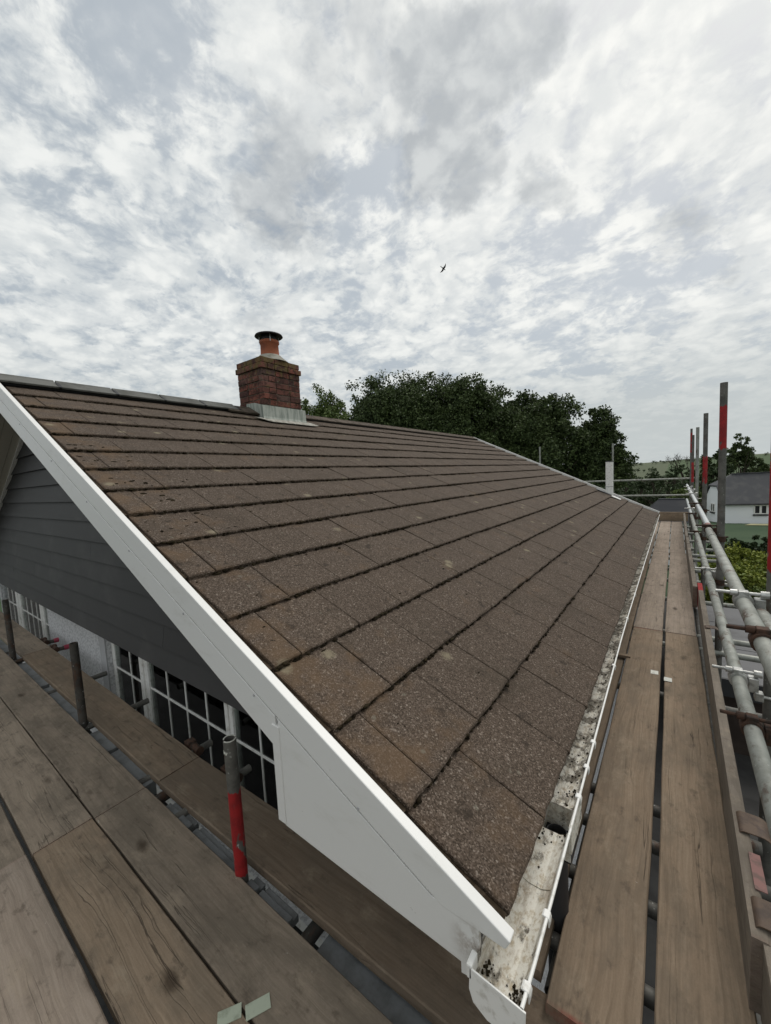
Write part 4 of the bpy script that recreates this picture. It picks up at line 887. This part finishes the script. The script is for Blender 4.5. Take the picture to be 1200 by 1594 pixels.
# ------------------------------------------------------------------ scaffold across the gable
gs = thing('scaffold', 'gable scaffold of short dark uprights and grey beams showing through the deck gap', 'scaffold', (-2.9, -.04, GROUND))
for (x, top, mat, lo, hi, lbl) in ((-1.078, .080, MAT['pole'], -.48, -.13, 'grey upright with red painted foot and white paint rim'), (-2.90, .072, MAT['pole_rusty'], 90., 91., 'dark upright with rusty foot'), (-4.87, .078, MAT['pole_rusty'], 90., 91., 'rusty brown upright')):
    u = MB().tube((x, -.040, GROUND), (x + .006, -.044, top), TR, 24, hollow=.0045).build('upright', mat, gs, red_low=lo, red_high=hi, label=lbl)
    if x > -2:
        n = 24; rim = MB(); 
        for i in range(n):
            if random.random() < .85:
                a = 2 * math.pi * (i + .5) / n; rim.obox((x + .006 + .0222 * math.cos(a), -.044 + .0222 * math.sin(a), top + .0008), (.0022 * math.cos(a), .0022 * math.sin(a), 0), (-.0034 * math.sin(a), .0034 * math.cos(a), 0), (0, 0, .0012))
        mark = MB()
        for i in range(16):
            a = -2.6 + i * .10; mark.obox((x + .006 + .0243 * math.cos(a), -.044 + .0243 * math.sin(a), top - .045 + .004 * math.sin(i * 1.3)), (.0006 * math.cos(a), .0006 * math.sin(a), 0), (-.002 * math.sin(a), .002 * math.cos(a), 0), (0, 0, .0025))
        rim.build('paint_rim', MAT['plate_white'], u); mark.build('paint_mark', MAT['plate_white'], u)
seg = [(-6.4, -5.2), (-5.15, -4.82), (-4.68, -3.92), (-3.84, -2.98), (-2.78, -2.47), (-2.43, -1.96), (-1.72, -1.50), (-1.46, -1.13), (-1.045, -.99), (-.97, -.795), (-.67, .75)]
for (a, c) in seg:
    b = MB()
    if a < -1.8 or a > -.7: b.box(a, c, -.072, .012 if a < -1 else .075, -.60, -.522 - (.03 if a > -.7 else 0))
    else:
        b.box(a, c, -.060, -.020, -.56, -.515); b.box(a, c, -.020, .006, -.56, -.530)
    b.build('grey_beam', MAT['beam'], gs, bevel=.003)
for (a, c, z) in ((-1.96, -1.72, -.55), (-.795, -.67, -.57)): MB().tube(((a + c) / 2, -.2, z), ((a + c) / 2, .2, z), .026, 14).build('transom', MAT['pole_rusty'], gs, red_low=90.0, red_high=91.0)
MB().box(-6.5, .8, -.15, .10, -.80, -.78).build('gap_shade_sheet', MAT['darkgrey'], gs)  # dark sheet added below the deck gap in place of shade
for (x, capd) in ((-5.15, 1), (-4.80, 1), (-3.72, 0), (-2.9, 0), (-2.02, 0), (-1.62, 0)):
    MB().tube((x, -.5, -.525), (x + .02, .355, -.525), TR * .85, 14, hollow=.003).build('transom', MAT['pole'] if not capd else MAT['pole_rusty'], gs, red_low=90.0, red_high=91.0)
    if capd: MB().tube((x + .02, .33, -.525), (x + .021, .372, -.525), .025, 14).build('tube_cap', MAT['redcap'], gs)
    if x > -2.1 or x < -4.6:
        b = MB(); b.tube((x - .05, .262, -.512), (x + .06, .262, -.512), .026, 10); b.obox((x - .05, .262, -.497), (.028, 0, 0), (0, .026, 0), (0, 0, .014)); b.build('coupler', MAT['rust'], gs, bevel=.004)

# ------------------------------------------------------------------ trees and planting
def leaves(name, clumps, per, size, spread, mat, seed, droop=.2):
    """clumps: (n,4) centre + radius. Returns a mesh of small folded leaf faces filling the clumps."""
    r = np.random.default_rng(seed); n = len(clumps)
    c = np.repeat(clumps, per, 0); N = len(c)
    d = r.normal(0, 1, (N, 3)); d /= np.linalg.norm(d, axis=1)[:, None]
    rad = c[:, 3] * (r.random(N) ** .6) * spread
    p = c[:, :3] + d * rad[:, None] * np.array([1, 1, .8])
    a = d + r.normal(0, .8, (N, 3)); a[:, 2] -= droop; a /= np.linalg.norm(a, axis=1)[:, None]
    b = np.cross(a, r.normal(0, 1, (N, 3))); b /= np.linalg.norm(b, axis=1)[:, None] + 1e-9
    l = size * r.uniform(.6, 1.3, N)[:, None]; nrm = np.cross(a, b)
    v = np.stack([p - a * l * .5, p + b * l * .32 + nrm * l * .08, p + a * l * .5, p - b * l * .32 + nrm * l * .08], 1).reshape(-1, 3)
    f = np.arange(4 * N).reshape(N, 4)
    return npmesh(name, v, f, mat)
def tree(name, label, x, y, ztop, rx, ry, rz, nclump, per, size, mat, seed, zbase=None, group=None, cat='tree', sparse=0.0, trunk_r=.18):
    r = random.Random(seed); zb = gz(x, y) if zbase is None else zbase
    t = thing(name, label, cat, (x, y, zb), group)
    cz = ztop - rz; tips = []
    b = MB(); top = Vector((x + r.uniform(-.3, .3), y, cz)); base = Vector((x, y, zb - .2))
    mid = base.lerp(top, .5) + Vector((r.uniform(-.25, .25), r.uniform(-.25, .25), 0)) * min(1, rx / 2)
    b.path([base, mid, top], [trunk_r, trunk_r * .75, trunk_r * .5], 9)
    for i in range(11):
        st = base.lerp(top, r.uniform(.4, 1.0)); a = r.uniform(0, 6.283); e = r.uniform(-.2, .9)
        en = Vector((x + rx * .8 * math.cos(a) * math.cos(e), y + ry * .8 * math.sin(a) * math.cos(e), cz + rz * .8 * math.sin(e)))
        k = st.lerp(en, .5) + Vector((0, 0, r.uniform(.0, .12) * rz)); b.path([st, k, en], [trunk_r * .4, trunk_r * .25, trunk_r * .1], 6)
    b.build('trunk', MAT['bark'], t)
    # crown: lobes first, clumps on the lobes, so the outline is uneven and gaps show
    g = np.random.default_rng(seed); nl = max(5, nclump // 16); L = []
    for i in range(nl):
        a = g.uniform(0, 6.283); e = math.asin(g.uniform(-.75, 1)); k = g.uniform(.5, .80)
        L.append((x + rx * k * math.cos(a) * math.cos(e), y + ry * k * math.sin(a) * math.cos(e), cz + rz * k * math.sin(e), g.uniform(.28, .44)))
    cl = []
    for i in range(nclump):
        lx, ly, lz, lr = L[g.integers(nl)]; d = g.normal(0, 1, 3); d /= np.linalg.norm(d); k = g.uniform(.55, 1.0)
        cl.append((lx + d[0] * lr * rx * k, ly + d[1] * lr * ry * k, lz + d[2] * lr * rz * k, g.uniform(.07, .15) * (rx + rz) / 2 * (1.25 - sparse)))
    me = leaves('crown', np.array(cl), per, size, 1.0, mat, seed)
    link('crown', me, t)
    return t
G1 = 'trees behind the roof'
tree('tree', 'light green feathery tree rising just right of the chimney', -14.0, 13.0, 5.8, 2.7, 1.6, 2.7, 320, 90, .11, MAT['leaf_mid'], 11, group=G1, sparse=.25)
tree('tree', 'dark tree with its crown starting just right of the light green tree', -15.0, 20.5, 7.45, 4.3, 2.4, 3.6, 760, 95, .155, MAT['leaf_dark'], 12, group=G1)
tree('tree', 'tallest dark tree in the middle of the clump behind the ridge', -11.2, 21.5, 7.2, 4.3, 2.3, 3.8, 780, 95, .155, MAT['leaf_dark'], 13, group=G1)
tree('tree', 'dark tree above the end of the ridge, dipping to the right', -8.5, 23.5, 6.0, 3.6, 2.0, 3.5, 620, 95, .155, MAT['leaf_dark'], 14, group=G1)
tree('tree', 'dense rounded dark tree above the far verge', -5.9, 24.8, 5.1, 2.9, 1.9, 3.3, 560, 95, .155, MAT['leaf_dark'], 15, group=G1)
tree('tree', 'rightmost dark tree of the clump, with open twigs above the white vent pipe', -3.65, 25.8, 4.4, 1.9, 1.6, 3.1, 400, 90, .155, MAT['leaf_dark'], 16, group=G1, sparse=.1)
tree('tree', 'low dark tree filling the dip between the crowns above the far verge', -7.5, 24.2, 5.75, 2.6, 1.2, 3.0, 520, 90, .155, MAT['leaf_dark'], 17, group=G1)
tree('tree', 'low dark tree filling the gap below the crowns behind the middle of the verge', -8.6, 22.5, 4.3, 3.9, 1.2, 3.2, 480, 90, .14, MAT['leaf_dark'], 18, group=G1)
tree('tree', 'low dark tree behind the ridge below the tallest crown', -13.0, 20.0, 5.9, 3.8, 1.2, 2.8, 440, 90, .14, MAT['leaf_dark'], 19, group=G1)
# trees down the valley
G2 = 'trees in the valley beyond the scaffold end'
far = [(-8.6, 100, -.4, 2.6, 'small round tree nearest the dark clump in the valley hedge line'), (-6.0, 108, -.2, 2.4, 'second small round tree along the valley hedge line'), (-3.4, 104, -.3, 2.4, 'middle small round tree along the valley hedge line'),
       (-.9, 100, -.2, 2.6, 'fuller tree in the valley left of the far uprights'), (1.4, 92, .55, 2.8, 'tallest tree in the valley, close behind the far uprights')]
for i, (x, y, zt, r, lb) in enumerate(far): tree('valley_tree', lb, x, y, zt, r, r, 2.6, 60, 45, .34, MAT['leaf_far'], 30 + i, group=G2, trunk_r=.2)
near2 = [(-5.0, 62, -2.1, 2.6, 'dark bush in the valley above the bright paddock'), (-1.9, 58, -2.0, 2.2, 'dark bushy tree right of the bright paddock'), (.4, 52, -1.8, 1.9, 'bushy tree just beyond the dark slate roof by the far rails'),
         (-6.5, 66, -2.6, 2.0, 'low bush left of the paddock below the dark clump'), (1.5, 60, -1.4, 2.0, 'bush behind the far uprights beside the white house')]
for i, (x, y, zt, r, lb) in enumerate(near2): tree('valley_bush', lb, x, y, zt, r, r, 1.6, 60, 50, .26, MAT['leaf_mid'] if i in (2, 4) else MAT['leaf_hedge'], 40 + i, group=G2, cat='bush', trunk_r=.12)
for i, (x, y, zt, r, lb) in enumerate([(-3.1, 27, -1.15, 1.0, 'pale green bush at the foot of the dark clump beside the verge'), (-2.0, 30, -1.45, .9, 'yellowish bush left of the dark slate roof')]):
    tree('garden_bush', lb, x, y, zt, r, r, .9, 50, 60, .12, MAT['leaf_lime'] if i else MAT['leaf_mid'], 50 + i, cat='bush', trunk_r=.06)
G3 = 'trees behind the white house'
for i, (x, y, zt, r, rz, m_, lb) in enumerate([(4.6, 72, 2.8, 1.7, 3.2, 'leaf_dark', 'dark tree behind the white house between two uprights'), (7.6, 74, 3.85, 2.4, 4.0, 'leaf_dark', 'tallest dark tree behind the white house roof'),
                                     (9.6, 76, 1.4, 2.4, 3.2, 'leaf_dark', 'lower dark tree behind the white house at the right edge'), (5.9, 70, .9, 2.2, 2.4, 'leaf_far', 'spreading bush just above the white house ridge'), (3.0, 70, .2, 1.8, 2.2, 'leaf_far', 'bush left of the white house hip'), (12.2, 78, 1.3, 2.6, 3.0, 'leaf_dark', 'dark tree behind the white house beyond the frame edge')]):
    tree('tree', lb, x, y, zt, r, r, rz, 130, 60, .26, MAT[m_], 60 + i, group=G3, sparse=.2)
def woodland():
    g = np.random.default_rng(91); n = 900
    x = g.uniform(-40, 25, n); y = g.uniform(112, 190, n); zb = np.array([gz(a, b_) for a, b_ in zip(x, y)])
    h = 6.5 + 2.2 * np.sin(x * .37 + y * .21) + g.uniform(-1.5, 1.5, n); z = zb + h * g.uniform(.35, 1, n)
    link('woodland', leaves('woodland', np.stack([x, y, z, g.uniform(1.0, 2.0, n)], 1), 45, .62, 1.0, MAT['leaf_far'], 91), kind='stuff')
    n = 330; x = g.uniform(-120, 120, n); row = g.integers(0, 3, n); y = np.array([330, 430, 545])[row] + x * np.array([.1, -.06, .04])[row] + g.normal(0, 1.5, n)
    z = np.array([gz(a, b_) for a, b_ in zip(x, y)]) + g.uniform(.5, 3.0, n)
    link('field_hedges', leaves('field_hedges', np.stack([x, y, z, g.uniform(1.2, 2.4, n)], 1), 30, 1.1, 1.0, MAT['leaf_far'], 92), kind='stuff')
woodland()
def bare_shrub():
    t = thing('bare_tree', 'leafless twiggy tree left of the far uprights against the sky', 'tree', (1.9, 95, gz(1.9, 95)))
    b = MB(); r = random.Random(4)
    def grow(p, d, l, rad, dep):
        q = p + d * l; b.tube(p, q, rad, 5, rad * .65, caps=False)
        if dep == 0: return
        for _ in range(3):
            nd = (d + Vector((r.uniform(-.7, .7), r.uniform(-.7, .7), r.uniform(-.2, .5)))).normalized(); grow(q, nd, l * r.uniform(.55, .8), rad * .62, dep - 1)
    grow(Vector((1.9, 95, gz(1.9, 95))), Vector((0, 0, 1)), 6.2, .22, 1); grow(Vector((1.9, 95, -4.5)), Vector((-.1, 0, 1)), 2.6, .12, 5)
    b.build('trunk', MAT['bark'], t)
bare_shrub()
def hedge(name, label, x0, x1, y0, y1, zt, n, per, size, mat, seed, cat):
    g = np.random.default_rng(seed); t = thing(name, label, cat, ((x0 + x1) / 2, (y0 + y1) / 2, gz(0, (y0 + y1) / 2)))
    k = g.random(n); x = x0 + (x1 - x0) * g.random(n); y = y0 + (y1 - y0) * g.random(n); zb = gz(0, (y0 + y1) / 2)
    z = zb + (zt - zb) * (1 - .75 * k ** 1.6) - .25 * np.abs(np.sin(x * 2.3 + y)) * .8
    rad = (zt - zb) * g.uniform(.08, .16, n)
    link('foliage', leaves('foliage', np.stack([x, y, z, rad], 1), per, size, 1.0, mat, seed), t)
    b = MB(); r = random.Random(seed)
    for i in range(14):
        px, py = r.uniform(x0, x1), r.uniform(y0, y1); b = MB(); b.path([Vector((px, py, zb)), Vector((px + r.uniform(-.2, .2), py, zb + (zt - zb) * .75))], [.03, .01], 5)
        b.build('stem', MAT['bark'], t)
    return t
hedge('hedge', 'dark clipped hedge between the lawn and the yellow green shrub', 1.4, 6.5, 19.0, 21.5, -2.15, 260, 90, .11, MAT['leaf_hedge'], 71, 'hedge')
hedge('shrub', 'yellow green leafy shrub below the guard rails on the right', .75, 3.2, 9.3, 12.5, -1.15, 330, 90, .075, MAT['leaf_lime'], 72, 'shrub')
hedge('shrub', 'darker green shrub beneath the guard rails, right of the yellow green one', 1.45, 3.2, 8.75, 10.2, -1.25, 160, 90, .07, MAT['leaf_mid'], 73, 'shrub')

# ------------------------------------------------------------------ neighbouring buildings
def white_house():
    cx, cy, ang = 3.92, 47.2, math.radians(14)
    M = Matrix.Translation((cx, cy, 0)) @ Matrix.Rotation(ang, 4, 'Z')
    t = thing('neighbour_house', 'white rendered house with dark slate roof down the slope behind the uprights', 'house', (cx + 5, cy + 3, gz(8, 50)))
    L_, D_, zb, ze, zr = 13.0, 5.0, -4.95, -2.92, -.35
    P = lambda x, y, z: M @ Vector((x, y, z))
    w = MB(); w.add([P(0, 0, zb), P(L_, 0, zb), P(L_, D_, zb), P(0, D_, zb), P(0, 0, ze), P(L_, 0, ze), P(L_, D_, ze), P(0, D_, ze), P(0, D_ / 2 + .95, ze + .58 * (zr - ze)), P(L_, D_ / 2, zr - .1), P(0, D_ / 2 - .95, ze + .58 * (zr - ze))],
          [(0, 1, 5, 4), (1, 2, 6, 9, 5), (2, 3, 7, 6), (3, 0, 4, 10, 8, 7)]); w.build('wall', MAT['farwhite'], t)
    r = MB(); o = .16
    for sg in (0, 1):
        a = [(-o, -o if not sg else D_ + o, ze - .12), (L_ + o, -o if not sg else D_ + o, ze - .12), (L_ + o, D_ / 2, zr), (1.35, D_ / 2, zr), (-o, D_ / 2 - (1.0 if not sg else -1.0), ze + .6 * (zr - ze))]
        r.prism([P(*p) for p in a], (0, 0, .11))
    r.prism([P(-o, D_ / 2 - 1.0, ze + .6 * (zr - ze)), P(-o, D_ / 2 + 1.0, ze + .6 * (zr - ze)), P(1.35, D_ / 2, zr)], (0, 0, .11))
    rf = r.build('roof', MAT['slate'], t)
    MB().prism([P(1.35, D_ / 2 - .1, zr + .11), P(L_ + o, D_ / 2 - .1, zr + .11), P(L_ + o, D_ / 2 + .1, zr + .11), P(1.35, D_ / 2 + .1, zr + .11)], (0, 0, .05)).build('ridge', MAT['slate'], rf)
    MB().prism([P(-.1, -.30, ze - .14), P(L_ + .1, -.30, ze - .14), P(L_ + .1, -.17, ze - .14), P(-.1, -.17, ze - .14)], (0, 0, .10)).build('gutter', MAT['darkgrey'], t)
    def win(x, face):
        if face: A = lambda u, z, d: P(-d, u, z)
        else: A = lambda u, z, d: P(u, -d, z)
        u0, u1, z0, z1 = x, x + .95, ze - 1.0, ze - .17
        f = MB()
        def slab(a0, a1, c0, c1, d0, d1):
            q = [A(a0, c0, d0), A(a1, c0, d0), A(a1, c1, d0), A(a0, c1, d0)]; f.prism(q, A(0, 0, d1) - A(0, 0, d0))
        for (a0, a1, c0, c1) in ((u0, u0 + .08, z0, z1), (u1 - .08, u1, z0, z1), (u0 + .08, u1 - .08, z0, z0 + .08), (u0 + .08, u1 - .08, z1 - .08, z1), ((u0 + u1) / 2 - .08, (u0 + u1) / 2 + .08, z0 + .08, z1 - .08)): slab(a0, a1, c0, c1, .01, .05)
        w_ = f.build('window', MAT['white'], t)
        for (a0, a1) in ((u0 + .08, (u0 + u1) / 2 - .08), ((u0 + u1) / 2 + .08, u1 - .08)):
            g = MB(); g.prism([A(a0, z0 + .08, .012), A(a1, z0 + .08, .012), A(a1, z1 - .08, .012), A(a0, z1 - .08, .012)], A(0, 0, .02) - A(0, 0, .012)); g.build('pane', MAT['black'], w_)
        s_ = MB(); s_.prism([A(u0 - .06, z0 - .14, .01), A(u1 + .06, z0 - .14, .01), A(u1 + .06, z0 - .02, .01), A(u0 - .06, z0 - .02, .01)], A(0, 0, .12) - A(0, 0, .01)); s_.build('window_sill', MAT['darkgrey'], w_)
    win(2.15, 0); win(5.4, 0); win(8.5, 0); win(2.2, 1)
white_house()
def slate_outbuilding():
    t = thing('outbuilding', 'low building with dark hipped slate roof just beyond the walkway end', 'building', (.6, 22, gz(0, 22)))
    zb, ze, zr = gz(0, 22) - .2, -1.25, -.52
    x0, x1, y0, y1 = -.95, 1.02, 18.0, 23.5
    MB().box(x0 + .2, x1 - .2, y0 + .2, y1 - .2, zb, ze).build('wall', MAT['farwhite'], t)
    r = MB(); a = [Vector((x0, y0, ze)), Vector((x1, y0, ze)), Vector((x1, y1, ze)), Vector((x0, y1, ze))]; k = [Vector((x0 + .62, (y0 + y1) / 2, zr)), Vector((x1 - .40, (y0 + y1) / 2, zr))]
    r.add(a + k, [(3, 2, 1, 0), (0, 1, 5, 4), (1, 2, 5), (2, 3, 4, 5), (3, 0, 4)]); rf = r.build('roof', MAT['slate_dark'], t)
    MB().box(x0 + .62, x1 - .40, (y0 + y1) / 2 - .08, (y0 + y1) / 2 + .08, zr - .04, zr + .03).build('ridge', MAT['slate'], rf)
slate_outbuilding()
def garage():
    t = thing('garage', 'flat roofed garage with grey felt seen through the guard rails', 'garage', (2.4, 6.8, GROUND))
    MB().box(.5, 4.3, 5.4, 8.5, GROUND, -1.72).build('wall', MAT['dark_wall'], t)
    rf = MB().box(.4, 4.4, 5.28, 8.6, -1.70, -1.60).build('roof', MAT['felt'], t, bevel=.01)
    for y in (6.35, 7.45): MB().box(.4, 4.4, y, y + .06, -1.602, -1.594).build('felt_lap', MAT['felt'], rf)
    MB().box(.36, 4.44, 5.24, 5.279, -1.80, -1.585).build('roof_trim', MAT['darkgrey'], rf)
garage()
def paddock_fence():
    t = thing('paddock_fence', 'pale rail fence along the far side of the bright paddock', 'fence', (-6.4, 96, gz(-6, 96)))
    z = gz(-6, 96); 
    for i in range(9): MB().box(-9.2 + i * .62, -9.12 + i * .62, 96.0, 96.08, z, z + 1.1).build('post', MAT['plate_white'], t)
    for h in (.45, .95): MB().box(-9.2, -4.2, 95.95, 95.99, z + h - .06, z + h + .06).build('rail', MAT['plate_white'], t)
paddock_fence()

# ------------------------------------------------------------------ bird
def bird():
    c = Vector((-20.43, 40.0, 23.59)); v_ = (c - CAM).normalized()
    # gliding seabird seen from below; wings along w, body along b
    w = (R_ * .52 + U_ * .85); w = (w - v_ * w.dot(v_)).normalized(); bd = v_.cross(w).normalized()
    if bd.dot(R_) < 0: bd = -bd
    t = thing('bird', 'dark gliding bird with swept wings against the clouds', 'bird', tuple(c))
    up = -v_; mb = MB()
    prof = [(-.36, .012), (-.30, .05), (-.18, .055), (0, .085), (.14, .075), (.22, .045), (.28, .05), (.33, .03), (.38, .006)]
    n = 10; vs = []
    for (x, r) in prof: vs += [c + bd * x + (w * math.cos(2 * math.pi * i / n) + up * .8 * math.sin(2 * math.pi * i / n)) * r for i in range(n)]
    fs = [(k * n + i, k * n + (i + 1) % n, (k + 1) * n + (i + 1) % n, (k + 1) * n + i) for k in range(len(prof) - 1) for i in range(n)] + [tuple(range(n)), tuple(range((len(prof) - 1) * n, len(prof) * n))]
    mb.add(vs, fs, True)
    for sg in (-1, 1):
        st = [(.04, .13, -.11, 0), (.22, .17, -.07, .04), (.40, .12, -.06, .05), (.56, .01, -.08, .02), (.66, -.10, -.12, -.02)]
        for (a, b) in zip(st[:-1], st[1:]):
            q = [c + w * sg * a[0] + bd * a[1] + up * a[3], c + w * sg * b[0] + bd * b[1] + up * b[3], c + w * sg * b[0] + bd * b[2] + up * b[3], c + w * sg * a[0] + bd * a[2] + up * a[3]]
            mb.prism(q, up * .018)
    mb.prism([c + bd * -.28, c + bd * -.50 + w * .09, c + bd * -.46, c + bd * -.50 - w * .09], up * .012)
    mb.v = [tuple(c + (Vector(p) - c) * .78) for p in mb.v]
    mb.build('body', MAT['bird'], t)
bird()
